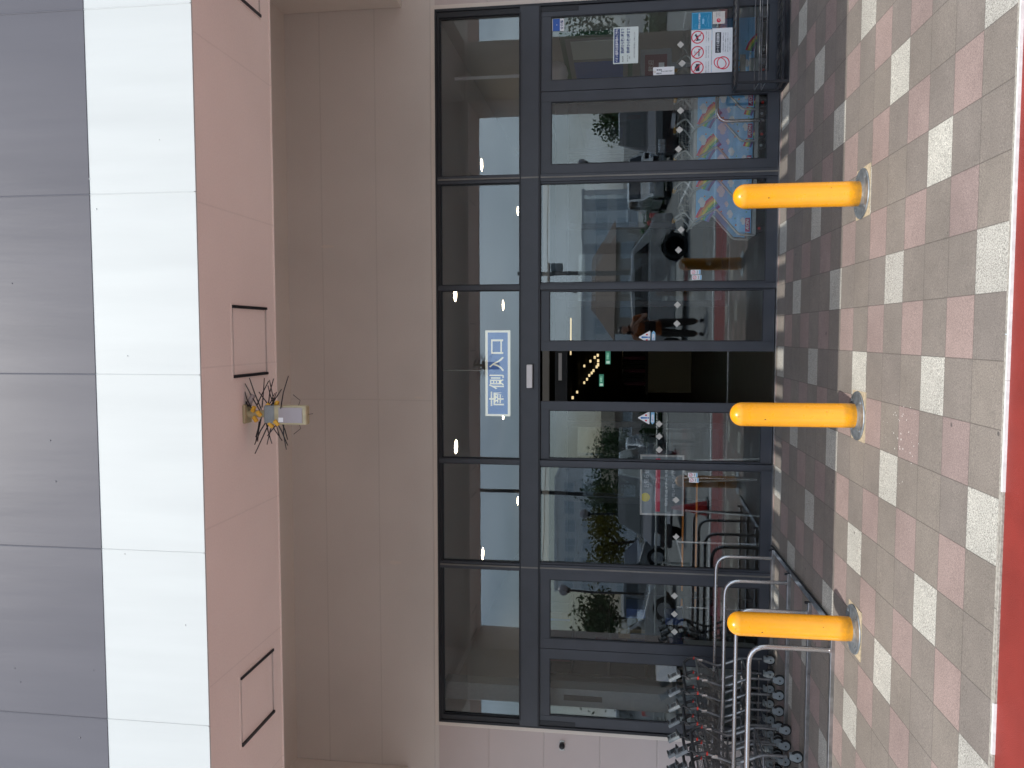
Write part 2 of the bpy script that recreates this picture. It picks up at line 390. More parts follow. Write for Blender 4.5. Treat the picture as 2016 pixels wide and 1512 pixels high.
def fitw(o, w):          # squeeze a text mesh to a width
    xs = [v.co.x for v in o.data.vertices]
    if xs and max(xs)-min(xs) > 1e-4: o.scale[0] = w/(max(xs)-min(xs))
    return o
def fitwh(o, w, h):
    xs = [v.co.x for v in o.data.vertices]; ys = [v.co.y for v in o.data.vertices]
    if xs: o.scale[0] = w/max(1e-4, max(xs)-min(xs)); o.scale[1] = h/max(1e-4, max(ys)-min(ys))
    return o
def card(mb, x0, z0, x1, z1, y, t=.0006): return mb.box(x0, y-t, z0, x1, y, z1)
def gz(y): return G*y if y > -6.6 else -G*6.6    # pavement height (y negative outside)

# ------------------------------------------------------------------ ground
def sheet(name, x0, y0, x1, y1, dz, mt, z0=None, z1=None):
    mb = MB(); a = (gz(y0) if z0 is None else z0)+dz; b = (gz(y1) if z1 is None else z1)+dz
    mb.quad((x0, y0, a), (x1, y0, a), (x1, y1, b), (x0, y1, b)); return mb.build(name, mt, kind='structure')
sheet('pavement', -60, -.03, 60, -4.588, 0, MT['tile'])
kb = MB()
x = -30.0
while x < 30:          # chipped kerb stones with a white painted edge
    w = 1.2; kb.box(x+.002, -4.588, gz(-4.6)-.2, x+w-.002, -4.606, gz(-4.6)+.0005); x += w
kb.build('kerb', MT['kerb'], kind='structure')
for a, b in ((-1.85, -1.62), (-.68, -.20), (-.198, 30)):
    MB().box(a, -4.606, gz(-4.6)-.03, b, -4.619, gz(-4.6)+.001).build('kerb_line', MT['line'], kind='structure')
for a, b in ((-30, -1.85), (-1.62, -.68)): MB().box(a, -4.606, gz(-4.6)-.03, b, -4.617, gz(-4.6)-.003).build('kerb_edge', MT['kerb'], kind='structure')
sheet('road_red_strip', -60, -4.6, 60, -6.55, -.012, MT['red'])
sheet('ground', -900, -6.5, 900, -900, -.016, MT['asphalt'])
pk = MB()
for k in range(-6, 8):
    X = -1.15+k*2.5
    pk.box(X-.06, -11.0, gz(-9)-.0155, X+.06, -15.5, gz(-9)-.0115)
pk.box(-60, -6.75, gz(-9)-.0155, 60, -6.9, gz(-9)-.0115)
pk.build('parking_lines', MT['line'], kind='structure')

# ------------------------------------------------------------------ building
B = thing('store_building', 'beige panelled shop building with wide anthracite glazed entrance', 'building')
XL, XR, ZT = -4.255, 3.375, 3.497
mb = MB()
mb.box(-14, 0, ZT, 14, .25, 8.0).box(-14, 0, -.3, XL, .25, ZT).box(XR, 0, -.3, 14, .25, ZT)
mb.build('facade_wall', MT['wall'], B)
mb = MB(); mb.box(-6.0, -.006, -.2, XL-.045, 0, ZT-.0).build('stucco_panel', MT['wall2'], B, label='pinkish lilac stucco wall panels left of the doors')
mb = MB(); mb.box(XR+.045, -.006, -.2, 6.0, 0, ZT).build('stucco_panel', MT['wall2'], B)
# sealant border round the opening
mb = MB(); mb.box(XL-.045, -.010, ZT, XR+.045, 0, ZT+.045).box(XL-.045, -.010, 0, XL, 0, ZT).box(XR, -.010, 0, XR+.045, 0, ZT)
mb.build('opening_trim', MT['beam'], B, bevel=.004)
# faint spots of reflected light, put on the wall as paler colour
for (x, z, w, hh) in ((.95, 4.70, .018, .075), (-2.50, 3.98, .022, .07), (-.68, 3.70, .012, .05)):
    MB().prism([(x+w*math.cos(a)*(1+.25*math.sin(3*a)), z+hh*math.sin(a)) for a in [2*PI*k/12 for k in range(12)]], lambda a, b, k: (a, -.0012*k, b)).build('wall_light_spot', MT['beam'], B)

# glazing frames -------------------------------------------------
FY0, FY1 = -.012, .075
mb = MB()
mb.box(XL, FY0-.008, 0, XL+.028, FY1, ZT).box(XR-.028, FY0-.008, 0, XR, FY1, ZT)
mb.box(XL+.028, FY0-.008, ZT-.022, XR-.028, FY1, ZT)
mb.build('outer_frame', MT['frame2'], B, bevel=.002)
mb = MB()
mb.box(XL+.028, FY0+.004, 2.0, XL+.085, FY1, ZT-.022).box(XR-.085, FY0+.004, 2.0, XR-.028, FY1, ZT-.022)
mb.box(XL+.085, FY0+.004, ZT-.048, XR-.085, FY1, ZT-.022)
mb.build('inner_frame', MT['frame2'], B, bevel=.002)
mb = MB(); mb.box(XL+.028, -.035, 2.402, XR-.028, FY1, 2.600).build('transom', MT['frame'], B, bevel=.003)
mb = MB(); mb.box(XL+.085, -.040, 2.585, XR-.085, -.035, 2.600).box(XL+.03, -.030, 2.385, XR-.03, .0, 2.402).build('transom_bead', MT['frame2'], B)
VERT = [(-2.489, .075), (-1.354, .05), (.491, .05), (1.617, .075)]
for x, w in VERT:
    mb = MB()
    mb.box(x-w/2, -.020, 2.600, x+w/2, FY1, ZT-.022)
    mb.box(x-w/2, -.020, 0, x+w/2, FY1, 2.402)
    if w > .06:
        q_ = MB().box(x-.004, -.026, 0, x+.012, -.020, 2.402).box(x-.004, -.026, 2.402, x+.012, -.037, ZT-.03)
    f_ = mb.build('mullion', MT['frame'], B, bevel=.002)
    if w > .06: q_.build('cover_strip', MT['strip'], f_)
edges = [XL+.085, -2.489-.0375, -2.489+.0375, -1.354-.025, -1.354+.025, .491-.025, .491+.025, 1.617-.0375, 1.617+.0375, XR-.085]
for k in range(0, 10, 2):          # upper panes with beads
    a, b = edges[k], edges[k+1]
    p = MB().box(a, .030, 2.600, b, .038, ZT-.048).build('upper_pane', MT['glass'], B)
    mb = MB(); t = .012
    mb.box(a, .01, 2.6, a+t, .03, ZT-.048).box(b-t, .01, 2.6, b, .03, ZT-.048).box(a+t, .01, ZT-.048-t, b-t, .03, ZT-.048).box(a+t, .01, 2.6, b-t, .03, 2.6+t)
    mb.build('bead', MT['frame2'], p)

def leaf(name, x0, x1, z0, z1, sl, sr_, rt, rb, y=0.0, th=.045, pane=True, label=None):
    mb = MB()
    mb.box(x0, y, z0, x0+sl, y+th, z1).box(x1-sr_, y, z0, x1, y+th, z1)
    mb.box(x0+sl, y+.002, z1-rt, x1-sr_, y+th-.002, z1).box(x0+sl, y+.002, z0, x1-sr_, y+th-.002, z0+rb)
    f = mb.build(name, MT['frame'], B, label=label, bevel=.002)
    pn = MB().box(x0+sl, y+.018, z0+rb, x1-sr_, y+.026, z1-rt).build('pane', MT['glass'], f)
    mb = MB(); t = .010; a, b, c, d = x0+sl, x1-sr_, z0+rb, z1-rt
    mb.box(a, y+.004, c, a+t, y+.018, d).box(b-t, y+.004, c, b, y+.018, d).box(a+t, y+.004, d-t, b-t, y+.018, d).box(a+t, y+.004, c, b-t, y+.018, c+t)
    mb.build('bead', MT['alu' if False else 'frame2'], f)
    return f
# hinged leaves left pair, right pair
leaf('door_leaf', -4.222, -3.372, .01, 2.385, .11, .105, .105, .10, -.004)
leaf('door_leaf', -3.366, -2.530, .01, 2.385, .105, .082, .105, .10, -.004)
leaf('door_leaf', 1.658, 2.488, .01, 2.385, .09, .10, .105, .11, -.004)
leaf('door_leaf', 2.494, 3.342, .01, 2.385, .105, .098, .105, .11, -.004)
# fixed side panels beside the sliding doors
leaf('fixed_panel', -2.452, -1.379, .006, 2.402, .018, .018, .012, .105, .0)
leaf('fixed_panel', .516, 1.580, .006, 2.402, .018, .018, .012, .105, .0)
# sliding leaves, half open
leaf('sliding_door', -1.325, -.704, .012, 2.385, .012, .092, .090, .11, .012)
leaf('sliding_door', -.174, .462, .012, 2.385, .102, .010, .090, .11, .012)
mb = MB(); mb.box(XL+.03, -.03, -.02, XR-.03, .10, .008).build('door_sill', MT['steelflat'], B)
mb = MB(); mb.box(-.49, -.068, 2.455, -.305, -.035, 2.53)
mb.box(-.56, -.075, 2.462, -.315, -.036, 2.523)
so_ = tag(MB().box(-.56, -.075, 2.462, -.315, -.035, 2.523).build('door_sensor', MT['paper'], None, bevel=.008), 'small white motion sensor box on the dark transom above the open doors', 'sensor')
MB().box(-.57, -.066, 2.452, -.305, -.0352, 2.461).build('sensor_lens', MT['black'], so_)

# interior ---------------------------------------------------------
IY = 3.6
mb = MB(); mb.box(-4.6, .10, -.05, 4.0, 3.6, -.004).box(-7.2, 3.6, -.05, 7.2, 36.2, -.004).build('interior_floor', MT['ifloor'], None, kind='structure')
mb = MB(); mb.box(-4.6, .08, 3.53, 4.0, 9.5, 3.6).build('vestibule_ceiling', MT['iceil'], B)
MB().box(3.40, .25, 0, 3.55, IY, 3.53).build('vestibule_wall', MT['iwall'], B); MB().box(3.40, IY, 2.73, 3.55, 9.6, 3.60).build('upper_side_wall', MT['iwall'], B); MB().box(-4.40, IY, 2.73, -4.26, 9.6, 3.60).build('upper_side_wall', MT['iwall'], B); MB().box(-4.3, 9.45, 3.06, 3.45, 9.49, 3.53).build('upper_end_wall', MT['iwall'], B); MB().box(-4.40, .25, 0, -4.26, IY, 3.53).build('vestibule_wall', MT['iwall'], B)
mb = MB(); mb.box(-4.26, IY, 2.62, 3.40, IY+.1, 2.72)
mb.build('inner_lintel', MT['iwall'], B)
mb = MB(); mb.box(-4.26, IY-.03, 2.34, 3.40, IY+.06, 2.53)
for x in (-3.6, -2.5, -1.35, .45, 1.6, 2.7): mb.box(x-.045, IY-.01, 0, x+.045, IY+.05, 2.34)
mb.box(-4.26, IY, 0, -1.35, IY+.04, .1).box(.45, IY, 0, 3.4, IY+.04, .1)
mb.build('inner_door_frame', MT['frame2'], B, bevel=.003)
ig = glass_mat('inner_glass', .04)
for a, b in ((-4.26, -3.645), (-3.555, -2.545), (-2.455, -1.395), (.495, 1.555), (1.645, 2.655), (2.745, 3.40)): MB().box(a, IY+.02, .1, b, IY+.025, 2.34).build('inner_pane', ig, B)
mb = MB(); mb.box(-.69, IY-.045, 2.425, -.28, IY-.03, 2.475).build('inner_sensor', MT['paper'], B)
mb = MB(); mb.box(-.69+.0, IY-.036, -.002, -.1, IY+.05, .006).box(-4.2, IY-.03, -.002, 3.3, IY+.05, .004).build('inner_sill', MT['steelflat'], B)
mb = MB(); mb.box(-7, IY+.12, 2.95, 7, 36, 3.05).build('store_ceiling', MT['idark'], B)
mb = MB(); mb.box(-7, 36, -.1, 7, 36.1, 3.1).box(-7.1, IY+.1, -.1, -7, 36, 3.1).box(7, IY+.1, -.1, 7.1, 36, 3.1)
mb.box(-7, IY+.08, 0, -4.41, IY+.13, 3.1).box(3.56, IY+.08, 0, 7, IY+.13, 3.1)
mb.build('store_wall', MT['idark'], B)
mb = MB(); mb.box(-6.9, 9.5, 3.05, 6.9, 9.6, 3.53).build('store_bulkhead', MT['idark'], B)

# porch / canopy ---------------------------------------------------
CFt, CBk, ZS = -4.242, -3.289, 3.812
XBL, XBR = -7.6, 6.3
PXL, PXR = -5.62, 4.27
XIL, XIR = -4.80, 3.42
ZTOP = 5.33  # kept low so sun clears the beam into the added slot
P = thing('entrance_canopy', 'porch canopy with white and slate fascia bands and pink underside', 'canopy')
mb = MB(); mb.box(XBL, CFt+.012, ZS+.012, XBR, CBk, ZTOP).build('front_beam', MT['beam'], P)
mb = MB(); mb.box(XBL, CFt+.012, ZS, XIL, CBk, ZS+.012).box(XIL, CFt+.012, ZS, XIR, CBk, ZS+.012)
mb = MB()
HX = [(-.267, .184), (-2.516, -2.062), (1.98, 2.43), (-4.75, -4.31)]
HY0, HY1 = -3.880, -3.408
xs = sorted([XIL-.0, XIR])
# soffit boards with square hatch openings cut out
cells = [(XBL, -4.75), (-4.31, -2.516), (-2.062, -.267), (.184, 1.98), (2.43, XBR)]
for a, b in cells: mb.box(a, CFt+.012, ZS, b, CBk, ZS+.011)
for a, b in HX: mb.box(a, CFt+.012, ZS, b, HY0, ZS+.011).box(a, HY1, ZS, b, CBk, ZS+.011)
mb.build('soffit', MT['soffit'], P)
shade_dark = MT['frame2']
for a, b in HX:                    # access hatches: dark reveal, bright rim, inner lid
    mb = MB()
    mb.box(a, HY0, ZS-.004, a+.010, HY1, ZS+.02).box(b-.010, HY0, ZS-.004, b, HY1, ZS+.02).box(a+.01, HY0, ZS-.004, b-.01, HY0+.010, ZS+.02).box(a+.01, HY1-.010, ZS-.004, b-.01, HY1, ZS+.02)
    hf = mb.build('hatch_frame', MT['soffit'], P)
    MB().box(a+.028, HY0+.028, ZS-.001, b-.028, HY1-.028, ZS+.009).build('hatch_lid', MT['soffit'], hf)
    mb = MB(); mb.box(a+.010, HY0+.01, ZS+.0112, b-.010, HY1-.01, ZS+.0118)
    mb.box(a+.010, HY0+.012, ZS-.012, a+.026, HY1-.012, ZS+.0115).box(b-.026, HY0+.012, ZS-.012, b-.010, HY1-.012, ZS+.0115)
    mb.build('hatch_gasket', MT['black'], hf)
mb = MB(); mb.box(XBL-.01, CBk-.006, ZS-.008, XBR+.01, CBk+.004, ZS+.03).build('soffit_edge_bead', MT['soffit'], P)
ZW = 4.425
def fascia(name, z0, z1, mt, y0):
    x = .7635 - .983*8
    mb = MB()
    while x < XBR+.2:
        a, b = max(x, XBL-.01), min(x+.983, XBR+.01)
        if b > a: mb.box(a+.0015, y0, z0, b-.0015, y0+.012, z1)
        x += .983
    return mb.build(name, mt, P, bevel=.0015)
fascia('white_fascia', ZS-.006, ZW, MT['white'], CFt)
fascia('slate_fascia', ZW, ZTOP, MT['gray'], CFt-.003)
x = .7635-.983*6
while x < XBR:
    MB().tube([(x, CFt-.0005, ZS), (x, CFt-.0005, ZW)], .0030, 6).build('fascia_joint', MT['white'], P)
    MB().tube([(x, CFt-.003, ZW+.001), (x, CFt-.003, ZTOP)], .0045, 6).build('fascia_joint', MT['gray'], P)
    x += .983
random.seed(3)
for k in range(16):                # fixing dimples
    x = random.uniform(-3.0, 1.6); z = random.uniform(3.9, 5.0); r = random.uniform(.003, .006)
    MB().lathe([(r, 0), (r*.7, -.0015), (r*.2, -.0025)], (x, CFt-.0005-(.003 if z > ZW else 0), z), 8, 'Y').build('fixing_dimple', MT['white' if z < ZW else 'gray'], P)
mb = MB(); mb.box(XBL, CFt-.03, ZTOP, XBR, CBk+.02, ZTOP+.05).build('coping', MT['gray'], P)
for a, b, n in ((PXL, XIL, 'l'), (XIR, PXR, 'r')):
    MB().box(a, CBk, ZS+.04, b, -.007, ZTOP).build('side_beam', MT['beam'], P)
    MB().box(a, CFt+.014, -.3, b, CBk-.008, ZS).build('pillar', MT['beam'], P, bevel=.006)
mb = MB(); mb.box(XIL, -2.80, 5.15, XIR, 0, 5.25).build('unseen_porch_ceiling', MT['beam'], P)  # unseen ceiling, stopped short to leave an added slot for sun at the doors
random.seed(11)
x = XIL
while x < XIR:                    # unseen bars added to break up sun falling through the made-up slot
    w = random.uniform(.06, .30); MB().box(x, CBk+.006, 5.17, x+w, -2.802, 5.20).build('added_slot_bar', MT['beam'], P); x += w+random.uniform(.02, .22)

# spiky floodlight under the canopy -------------------------------
LX, LY = -.482, -3.72
T = thing('sensor_light', 'cream sensor lamp bristling with black cable ties under the canopy', 'lamp', (LX, LY, ZS))
MB().box(-.058, -.045, -.018, .058, .045, .0).build('base_plate', MT['cream'], T, bevel=.006)
MB().tube([(0, 0, -.01), (0, 0, -.10), (0, -.0, -.14)], .022, 12).build('arm', MT['cream'], T)
mb = MB(); mb.box(-.055, -.035, -.20, .055, .03, -.13).build('junction_box', MT['grayp'], T, bevel=.01)
mb = MB(); mb.box(-.062, -.03, -.40, .055, .03, -.17); hs = mb.build('housing', MT['cream'], T, bevel=.012)
MB().box(-.050, -.034, -.375, .043, -.029, -.225).build('lens', MT['lens'], hs, bevel=.002)
MB().box(-.045, -.036, -.255, -.018, -.0341, -.225).build('sticker', MT['paper'], hs)
mb = MB(); mb.tube([(.055, .0, -.02), (.085, -.01, -.04), (.115, -.01, -.055)], .016, 10).build('spot_head', MT['lens'], T)
MB().lathe([(.017, 0), (.019, .012), (.018, .03)], (.045, -.0, -.02), 12, 'X').build('spot_cap', MT['black'], T)
yk = [(-.03, -.03, -.075), (.03, -.02, -.06), (.005, -.04, -.105), (.05, 0, -.14), (-.065, -.02, -.17), (-.05, -.03, -.21), (.062, 0, -.2)]
for i, (a, b, c) in enumerate(yk):
    mm = Matrix.Translation((a, b, c)) @ Matrix.Rotation(random.uniform(-.8, .8), 4, 'Y') @ Matrix.Rotation(random.uniform(-.5, .5), 4, 'Z')
    MB().obox(mm, .038, .022, .022).build('yellow_clamp', MT['ply'], T, bevel=.004)
random.seed(5)
for i in range(26):
    s_ = 1 if i % 2 else -1
    p0 = Vector((s_*random.uniform(.01, .05), random.uniform(-.04, .03), random.uniform(-.24, -.05)))
    d = Vector((s_*random.uniform(.5, 1), random.uniform(-.35, .35), random.uniform(-.55, .45))).normalized()
    ln = random.uniform(.12, .22)
    MB().tube([p0, p0+d*ln*.5+Vector((0, 0, random.uniform(-.01, .01))), p0+d*ln], .0042, 5, r2=.003).build('cable_tie', MT['black'], T)
for s_ in (-1, 1):
    MB().tube([(s_*.055, 0, -.34), (s_*.085, -.01, -.355), (s_*.12, -.01, -.31)], .002, 5).build('cable_tie', MT['black'], T)
MB().tube([(.0, .0, -.395), (.005, 0, -.43)], .0016, 5).build('cable_tie', MT['black'], T)

# cctv / small fitting on left wall
t = thing('wall_socket_fitting', 'small round metal outdoor fitting on the lilac wall left of the doors', 'fitting', (-4.43, -.006, 2.14))
MB().box(-.055, -.008, -.028, .055, 0, .028).build('plate', MT['steelflat'], t, bevel=.004)
MB().lathe([(.03, 0), (.032, -.02), (.022, -.045), (.012, -.05)], (0, -.008, 0), 18, 'Y').build('socket', MT['black'], t)

# ------------------------------------------------------------------ sign over door
t = thing('entrance_sign', 'blue sign with cream characters hung behind the centre transom window', 'sign', (-.415, .045, 2.845))
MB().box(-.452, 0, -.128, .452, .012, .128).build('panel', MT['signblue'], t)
mb = MB()
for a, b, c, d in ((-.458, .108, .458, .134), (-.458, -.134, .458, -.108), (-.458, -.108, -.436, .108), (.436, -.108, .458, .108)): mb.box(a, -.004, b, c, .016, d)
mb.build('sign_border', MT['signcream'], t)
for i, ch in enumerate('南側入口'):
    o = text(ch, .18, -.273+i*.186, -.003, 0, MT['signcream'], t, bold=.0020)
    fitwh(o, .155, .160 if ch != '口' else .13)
for s_ in (0,): MB().tube([(.03, .006, .134), (.03, .006, .64)], .006, 6).build('hanger', MT['lite'], t)

# ------------------------------------------------------------------ posters on the right leaf
PY = -.004+.018-.0006
def poster(name, label, x0, z0, x1, z1, mt, cat='poster'):
    t = thing(name, label, cat, ((x0+x1)/2, PY, (z0+z1)/2)); w, hh = x1-x0, z1-z0
    MB().box(-w/2, -.0008, -hh/2, w/2, 0, hh/2).build('sheet', mt, t); return t, w, hh
t, w, hh = poster('hours_poster', 'pale poster of opening hours with a navy title bar on the right glass door', 2.742, 1.397, 3.104, 1.648, MT['paper2'])
MB().box(-w/2+.012, -.0014, hh/2-.066, w/2-.012, -.0008, hh/2-.010).build('title_bar', MT['navy'], t)
fitwh(text('イオン福岡店営業時間のご案内', .03, 0, -.0018, hh/2-.038, MT['paper'], t, bold=.0004), .325, .030)
fitwh(text('朝8時から夜11時まで', .03, .045, -.0012, .030, MT['navy'], t, bold=.0006), .245, .036)
fitwh(text('朝9時から夜10時まで', .03, .045, -.0012, -.028, MT['navy'], t, bold=.0006), .245, .036)
fitwh(text('食品売場', .02, -.135, -.0012, .028, MT['ink'], t), .055, .014)
fitwh(text('衣料・暮らしの品', .02, -.130, -.0012, -.020, MT['ink'], t), .062, .011)
fitwh(text('売場', .02, -.125, -.0012, -.040, MT['ink'], t), .024, .012)
fitwh(text('※専門店街の営業時間は一部異なります', .02, 0, -.0012, -.088, MT['grayink'], t), .26, .014)
t, w, hh = poster('blue_notice', 'blue notice over a white strip in the top corner of the right glass door', 3.100, 2.149, 3.222, 2.275, MT['paper'])
MB().box(-w/2, -.0014, -hh/2+.042, w/2, -.0008, hh/2-.012).build('blue_panel', MT['cobalt'], t)
fitwh(text('全日警', .04, 0, -.0012, -hh/2+.02, MT['navy'], t, bold=.0006), .095, .028)
fitwh(text('▲', .02, 0, -.0018, .012, MT['paper'], t), .012, .012)
t, w, hh = poster('small_notice', 'small white notice with a row of black characters beside the door stile', 2.600, 1.036, 2.692, 1.246, MT['paper'])
for dz, b, ww in ((.02, '■■■■■■■■■', .012),): pass
for k, ch in enumerate('警備保障実施中'): fitwh(text(ch, .02, .004, -.0012, .02-k*.017, MT['ink'], t, bold=.0004), .013, .013)
for k, ch in enumerate('福岡店'): fitwh(text(ch, .02, -.016, -.0012, .064-k*.018, MT['ink'], t, bold=.0004), .014, .014); fitwh(text('▪', .02, .018, -.0012, .064-k*.018, MT['ink'], t), .013, .012)
MB().lathe([(.014, 0), (.014, -.0006)], (0, -.0008, .088), 16, 'Y').build('seal', MT['beigep'], t)

def ring(mb, cx, cz, r, wd, y, rx=1.0, rot=0, seg=40):
    pts = []
    for k in range(seg):
        a = 2*PI*k/seg; u, v_ = r*rx*math.cos(a), r*math.sin(a)
        u2, v2 = u*math.cos(rot)-v_*math.sin(rot), u*math.sin(rot)+v_*math.cos(rot)
        f = (r-wd)/r; pts.append(((cx+u2, cz+v2), (cx+u2*f, cz+v2*f)))
    n0 = len(mb.v)
    for o_, i_ in pts: mb.v += [(o_[0], y, o_[1]), (i_[0], y, i_[1]), (o_[0], y+.0004, o_[1]), (i_[0], y+.0004, i_[1])]
    for k in range(seg):
        a, b = n0+4*k, n0+4*((k+1) % seg)
        for q in ((a, a+1, b+1, b), (a+2, b+2, b+3, a+3), (a, b, b+2, a+2), (a+1, a+3, b+3, b+1)): mb.f.append(q); mb.sm.append(False)
def bar(mb, x0, z0, x1, z1, wd, y):
    d = Vector((x1-x0, z1-z0)); n_ = Vector((-d.y, d.x)).normalized()*wd/2
    mb.prism([(x0+n_.x, z0+n_.y), (x1+n_.x, z1+n_.y), (x1-n_.x, z1-n_.y), (x0-n_.x, z0-n_.y)], lambda a, b, k: (a, y+.0004*k, b))
def poly(mb, pts, y): mb.prism(pts, lambda a, b, k: (a, y+.0004*k, b))
t, w, hh = poster('prohibition_poster', 'white poster with three red no-photo, no-smoking and no-dog circles', 2.600, .673, 3.036, .873, MT['paper'])
for k, cx in enumerate((-.148, 0, .148)):
    sy = MB(); cz = .038
    if k == 0:
        sy.box(cx-.035, -.0016, cz-.022, cx+.035, -.0010, cz+.014).box(cx-.012, -.0016, cz+.014, cx+.012, -.0010, cz+.024)
        ring(sy, cx, cz-.004, .016, .004, -.0020)
        for a in range(6): bar(sy, cx-.03+.014*math.cos(a), cz+.03+.014*math.sin(a), cx-.03+.02*math.cos(a), cz+.03+.02*math.sin(a), .002, -.0018)
    elif k == 1:
        sy.box(cx-.038, -.0016, cz-.020, cx+.034, -.0010, cz-.010)
        for a in (0, .014): sy.tube([(cx-.02+a, -.0014, cz), (cx-.008+a, -.0014, cz+.01), (cx-.016+a, -.0014, cz+.018), (cx+.002+a, -.0014, cz+.03)], .0014, 5)
    else:
        poly(sy, [(cx-.03, cz-.03), (cx-.024, cz-.03), (cx-.020, cz-.008), (cx+.006, cz-.008), (cx+.012, cz-.03), (cx+.018, cz-.03), (cx+.016, cz+.008), (cx+.034, cz+.012), (cx+.030, cz+.022), (cx+.018, cz+.030), (cx+.012, cz+.022), (cx-.02, cz+.008), (cx-.034, cz+.02), (cx-.036, cz+.016)], -.0016)
    sy.build('pictogram', MT['ink'], t)
    r_ = MB(); ring(r_, cx, cz, .063, .010, -.0022); bar(r_, cx-.040, cz+.040, cx+.040, cz-.040, .009, -.0026); r_.build('ban_circle', MT['prred'], t)
    for q, b in enumerate((('撮影はご遠慮ください', 'No photography'), ('館内は禁煙です', 'No smoking'), ('ペットのご入店は', 'ご遠慮ください'))[k]):
        fitwh(text(b, .012, cx, -.0012, -.048-.022*q, MT['grayink'], t), .115, .011)
t, w, hh = poster('symbol_poster', 'white poster with two linked red rings and a dark text label', 2.594, .471, 3.045, .669, MT['paper'])
r_ = MB(); ring(r_, -.115, .018, .066, .010, -.0016, rx=.80, rot=-.55); ring(r_, -.115, -.012, .062, .010, -.0021, rx=1.05, rot=.3); r_.build('linked_rings', MT['prred'], t)
MB().box(-.015, -.0014, .012, .185, -.0008, .068).build('text_label', MT['ink'], t)
fitwh(text('ハートビル認定建築物', .02, .085, -.0018, .04, MT['paper'], t, bold=.0003), .18, .030)
for k, b in enumerate(('この建築物は高齢者・身体障害者の方が', '円滑に利用できる建築物として認定', '基準に適合することを確認しています', 'ご自由にご利用ください')):
    fitwh(text(b, .012, .085-.02*(k == 3), -.0012, -.010-.022*k, MT['grayink'], t), .19-.06*(k == 3), .011)
t, w, hh = poster('teal_notice', 'teal blue camera notice with pale line drawing right of the no-dog circle', 3.040, .673, 3.208, .871, MT['teal'])
mb = MB(); a, b = w/2-.005, hh/2-.005
mb.box(-a, -.0014, b-.003, a, -.0009, b).box(-a, -.0014, -b, a, -.0009, -b+.003).box(-a, -.0014, -b, -a+.003, -.0009, b).box(a-.003, -.0014, -b, a, -.0009, b)
mb.build('edge_line', MT['skyp'], t)
fitwh(text('防犯カメラ録画中', .02, 0, -.0016, .022, MT['paper'], t, bold=.0004), .145, .020)
mb = MB(); mb.tube([(-.055, -.0014, -.04), (-.02, -.0014, -.014), (0, -.0014, -.03), (.03, -.0014, -.01), (.05, -.0014, -.045), (.01, -.0014, -.055), (-.03, -.0014, -.05)], .0012, 4, closed=True)
mb.tube([(-.06, -.0014, .05), (-.05, -.0014, .07), (-.03, -.0014, .06), (-.04, -.0014, .045)], .0012, 4); mb.box(-.03, -.0016, -.022, .02, -.0012, -.004); mb.build('line_drawing', MT['skyp'], t)
fitwh(text('SECURITY CAMERA', .012, 0, -.0014, -.068, MT['skyp'], t), .12, .009)
t, w, hh = poster('round_logo_label', 'small beige rounded label with a red round emblem under the teal notice', 3.086, .548, 3.207, .667, MT['beigep'], 'label')
MB().lathe([(.021, 0), (.021, -.0005)], (-.026, -.0008, -.0), 20, 'Y').build('emblem', MT['prred'], t)
r_ = MB(); ring(r_, -.020, -.004, .012, .004, -.0019, rx=.8); r_.build('emblem_swirl', MT['beigep'], t)
for k in range(3): fitwh(text(('設置店舗', 'ご案内', '福岡')[k], .012, .03, -.0012, .022-.016*k, MT['grayink'], t), .04, .007)

# diamond stickers against collisions
dm = [(.302, .975, 'right sliding door, beside its outer edge'), (.110, .978, 'right sliding door, nearer its middle'), (.858, .972, 'panel right of the sliding doors, left one'), (1.063, .949, 'panel right of the sliding doors, right one'),
      (2.903, .978, 'poster door, right one above the posters'), (2.718, .961, 'poster door, left one above the posters'), (2.253, .970, 'cart door, rightmost of three'), (2.063, .977, 'cart door, middle of three'), (1.871, .985, 'cart door, leftmost of three'),
      (-1.721, .965, 'panel left of the sliding doors, right one'), (-2.106, .960, 'panel left of the sliding doors, torn left one'), (-2.738, .968, 'door above the rails, rightmost of three'), (-2.933, .966, 'door above the rails, middle of three'), (-3.124, .963, 'door above the rails, leftmost of three'),
      (-1.060, 1.144, 'left sliding door, middle one'), (-.93, 1.146, 'left sliding door, right one'), (-1.20, 1.142, 'left sliding door, left one')]
for x, z, l in dm:
    mb = MB(); r = .036
    yy = .0135 if abs(x) > 1.4 or x > .5 else .0295
    pts = [(x-r, z), (x, z-r), (x+r, z), (x, z+r)]
    if 'torn' in l: pts = [(x-r, z), (x-.008, z-r*.8), (x, z-r), (x+.02, z-.01), (x+r, z), (x+.012, z+.012), (x, z+r)]
    if x < 2.8 and x > 2.6: pts = [(x-r, z), (x, z-r), (x+.012, z-r*.9), (x+r, z+.0), (x, z+r)]
    mb.prism(pts, lambda a, b, k: (a, yy-.0008*k, b))
    tag(mb.build('diamond_sticker', MT['diamond']), 'silver diamond sticker on the '+l, 'sticker', 'diamond stickers on the glass')
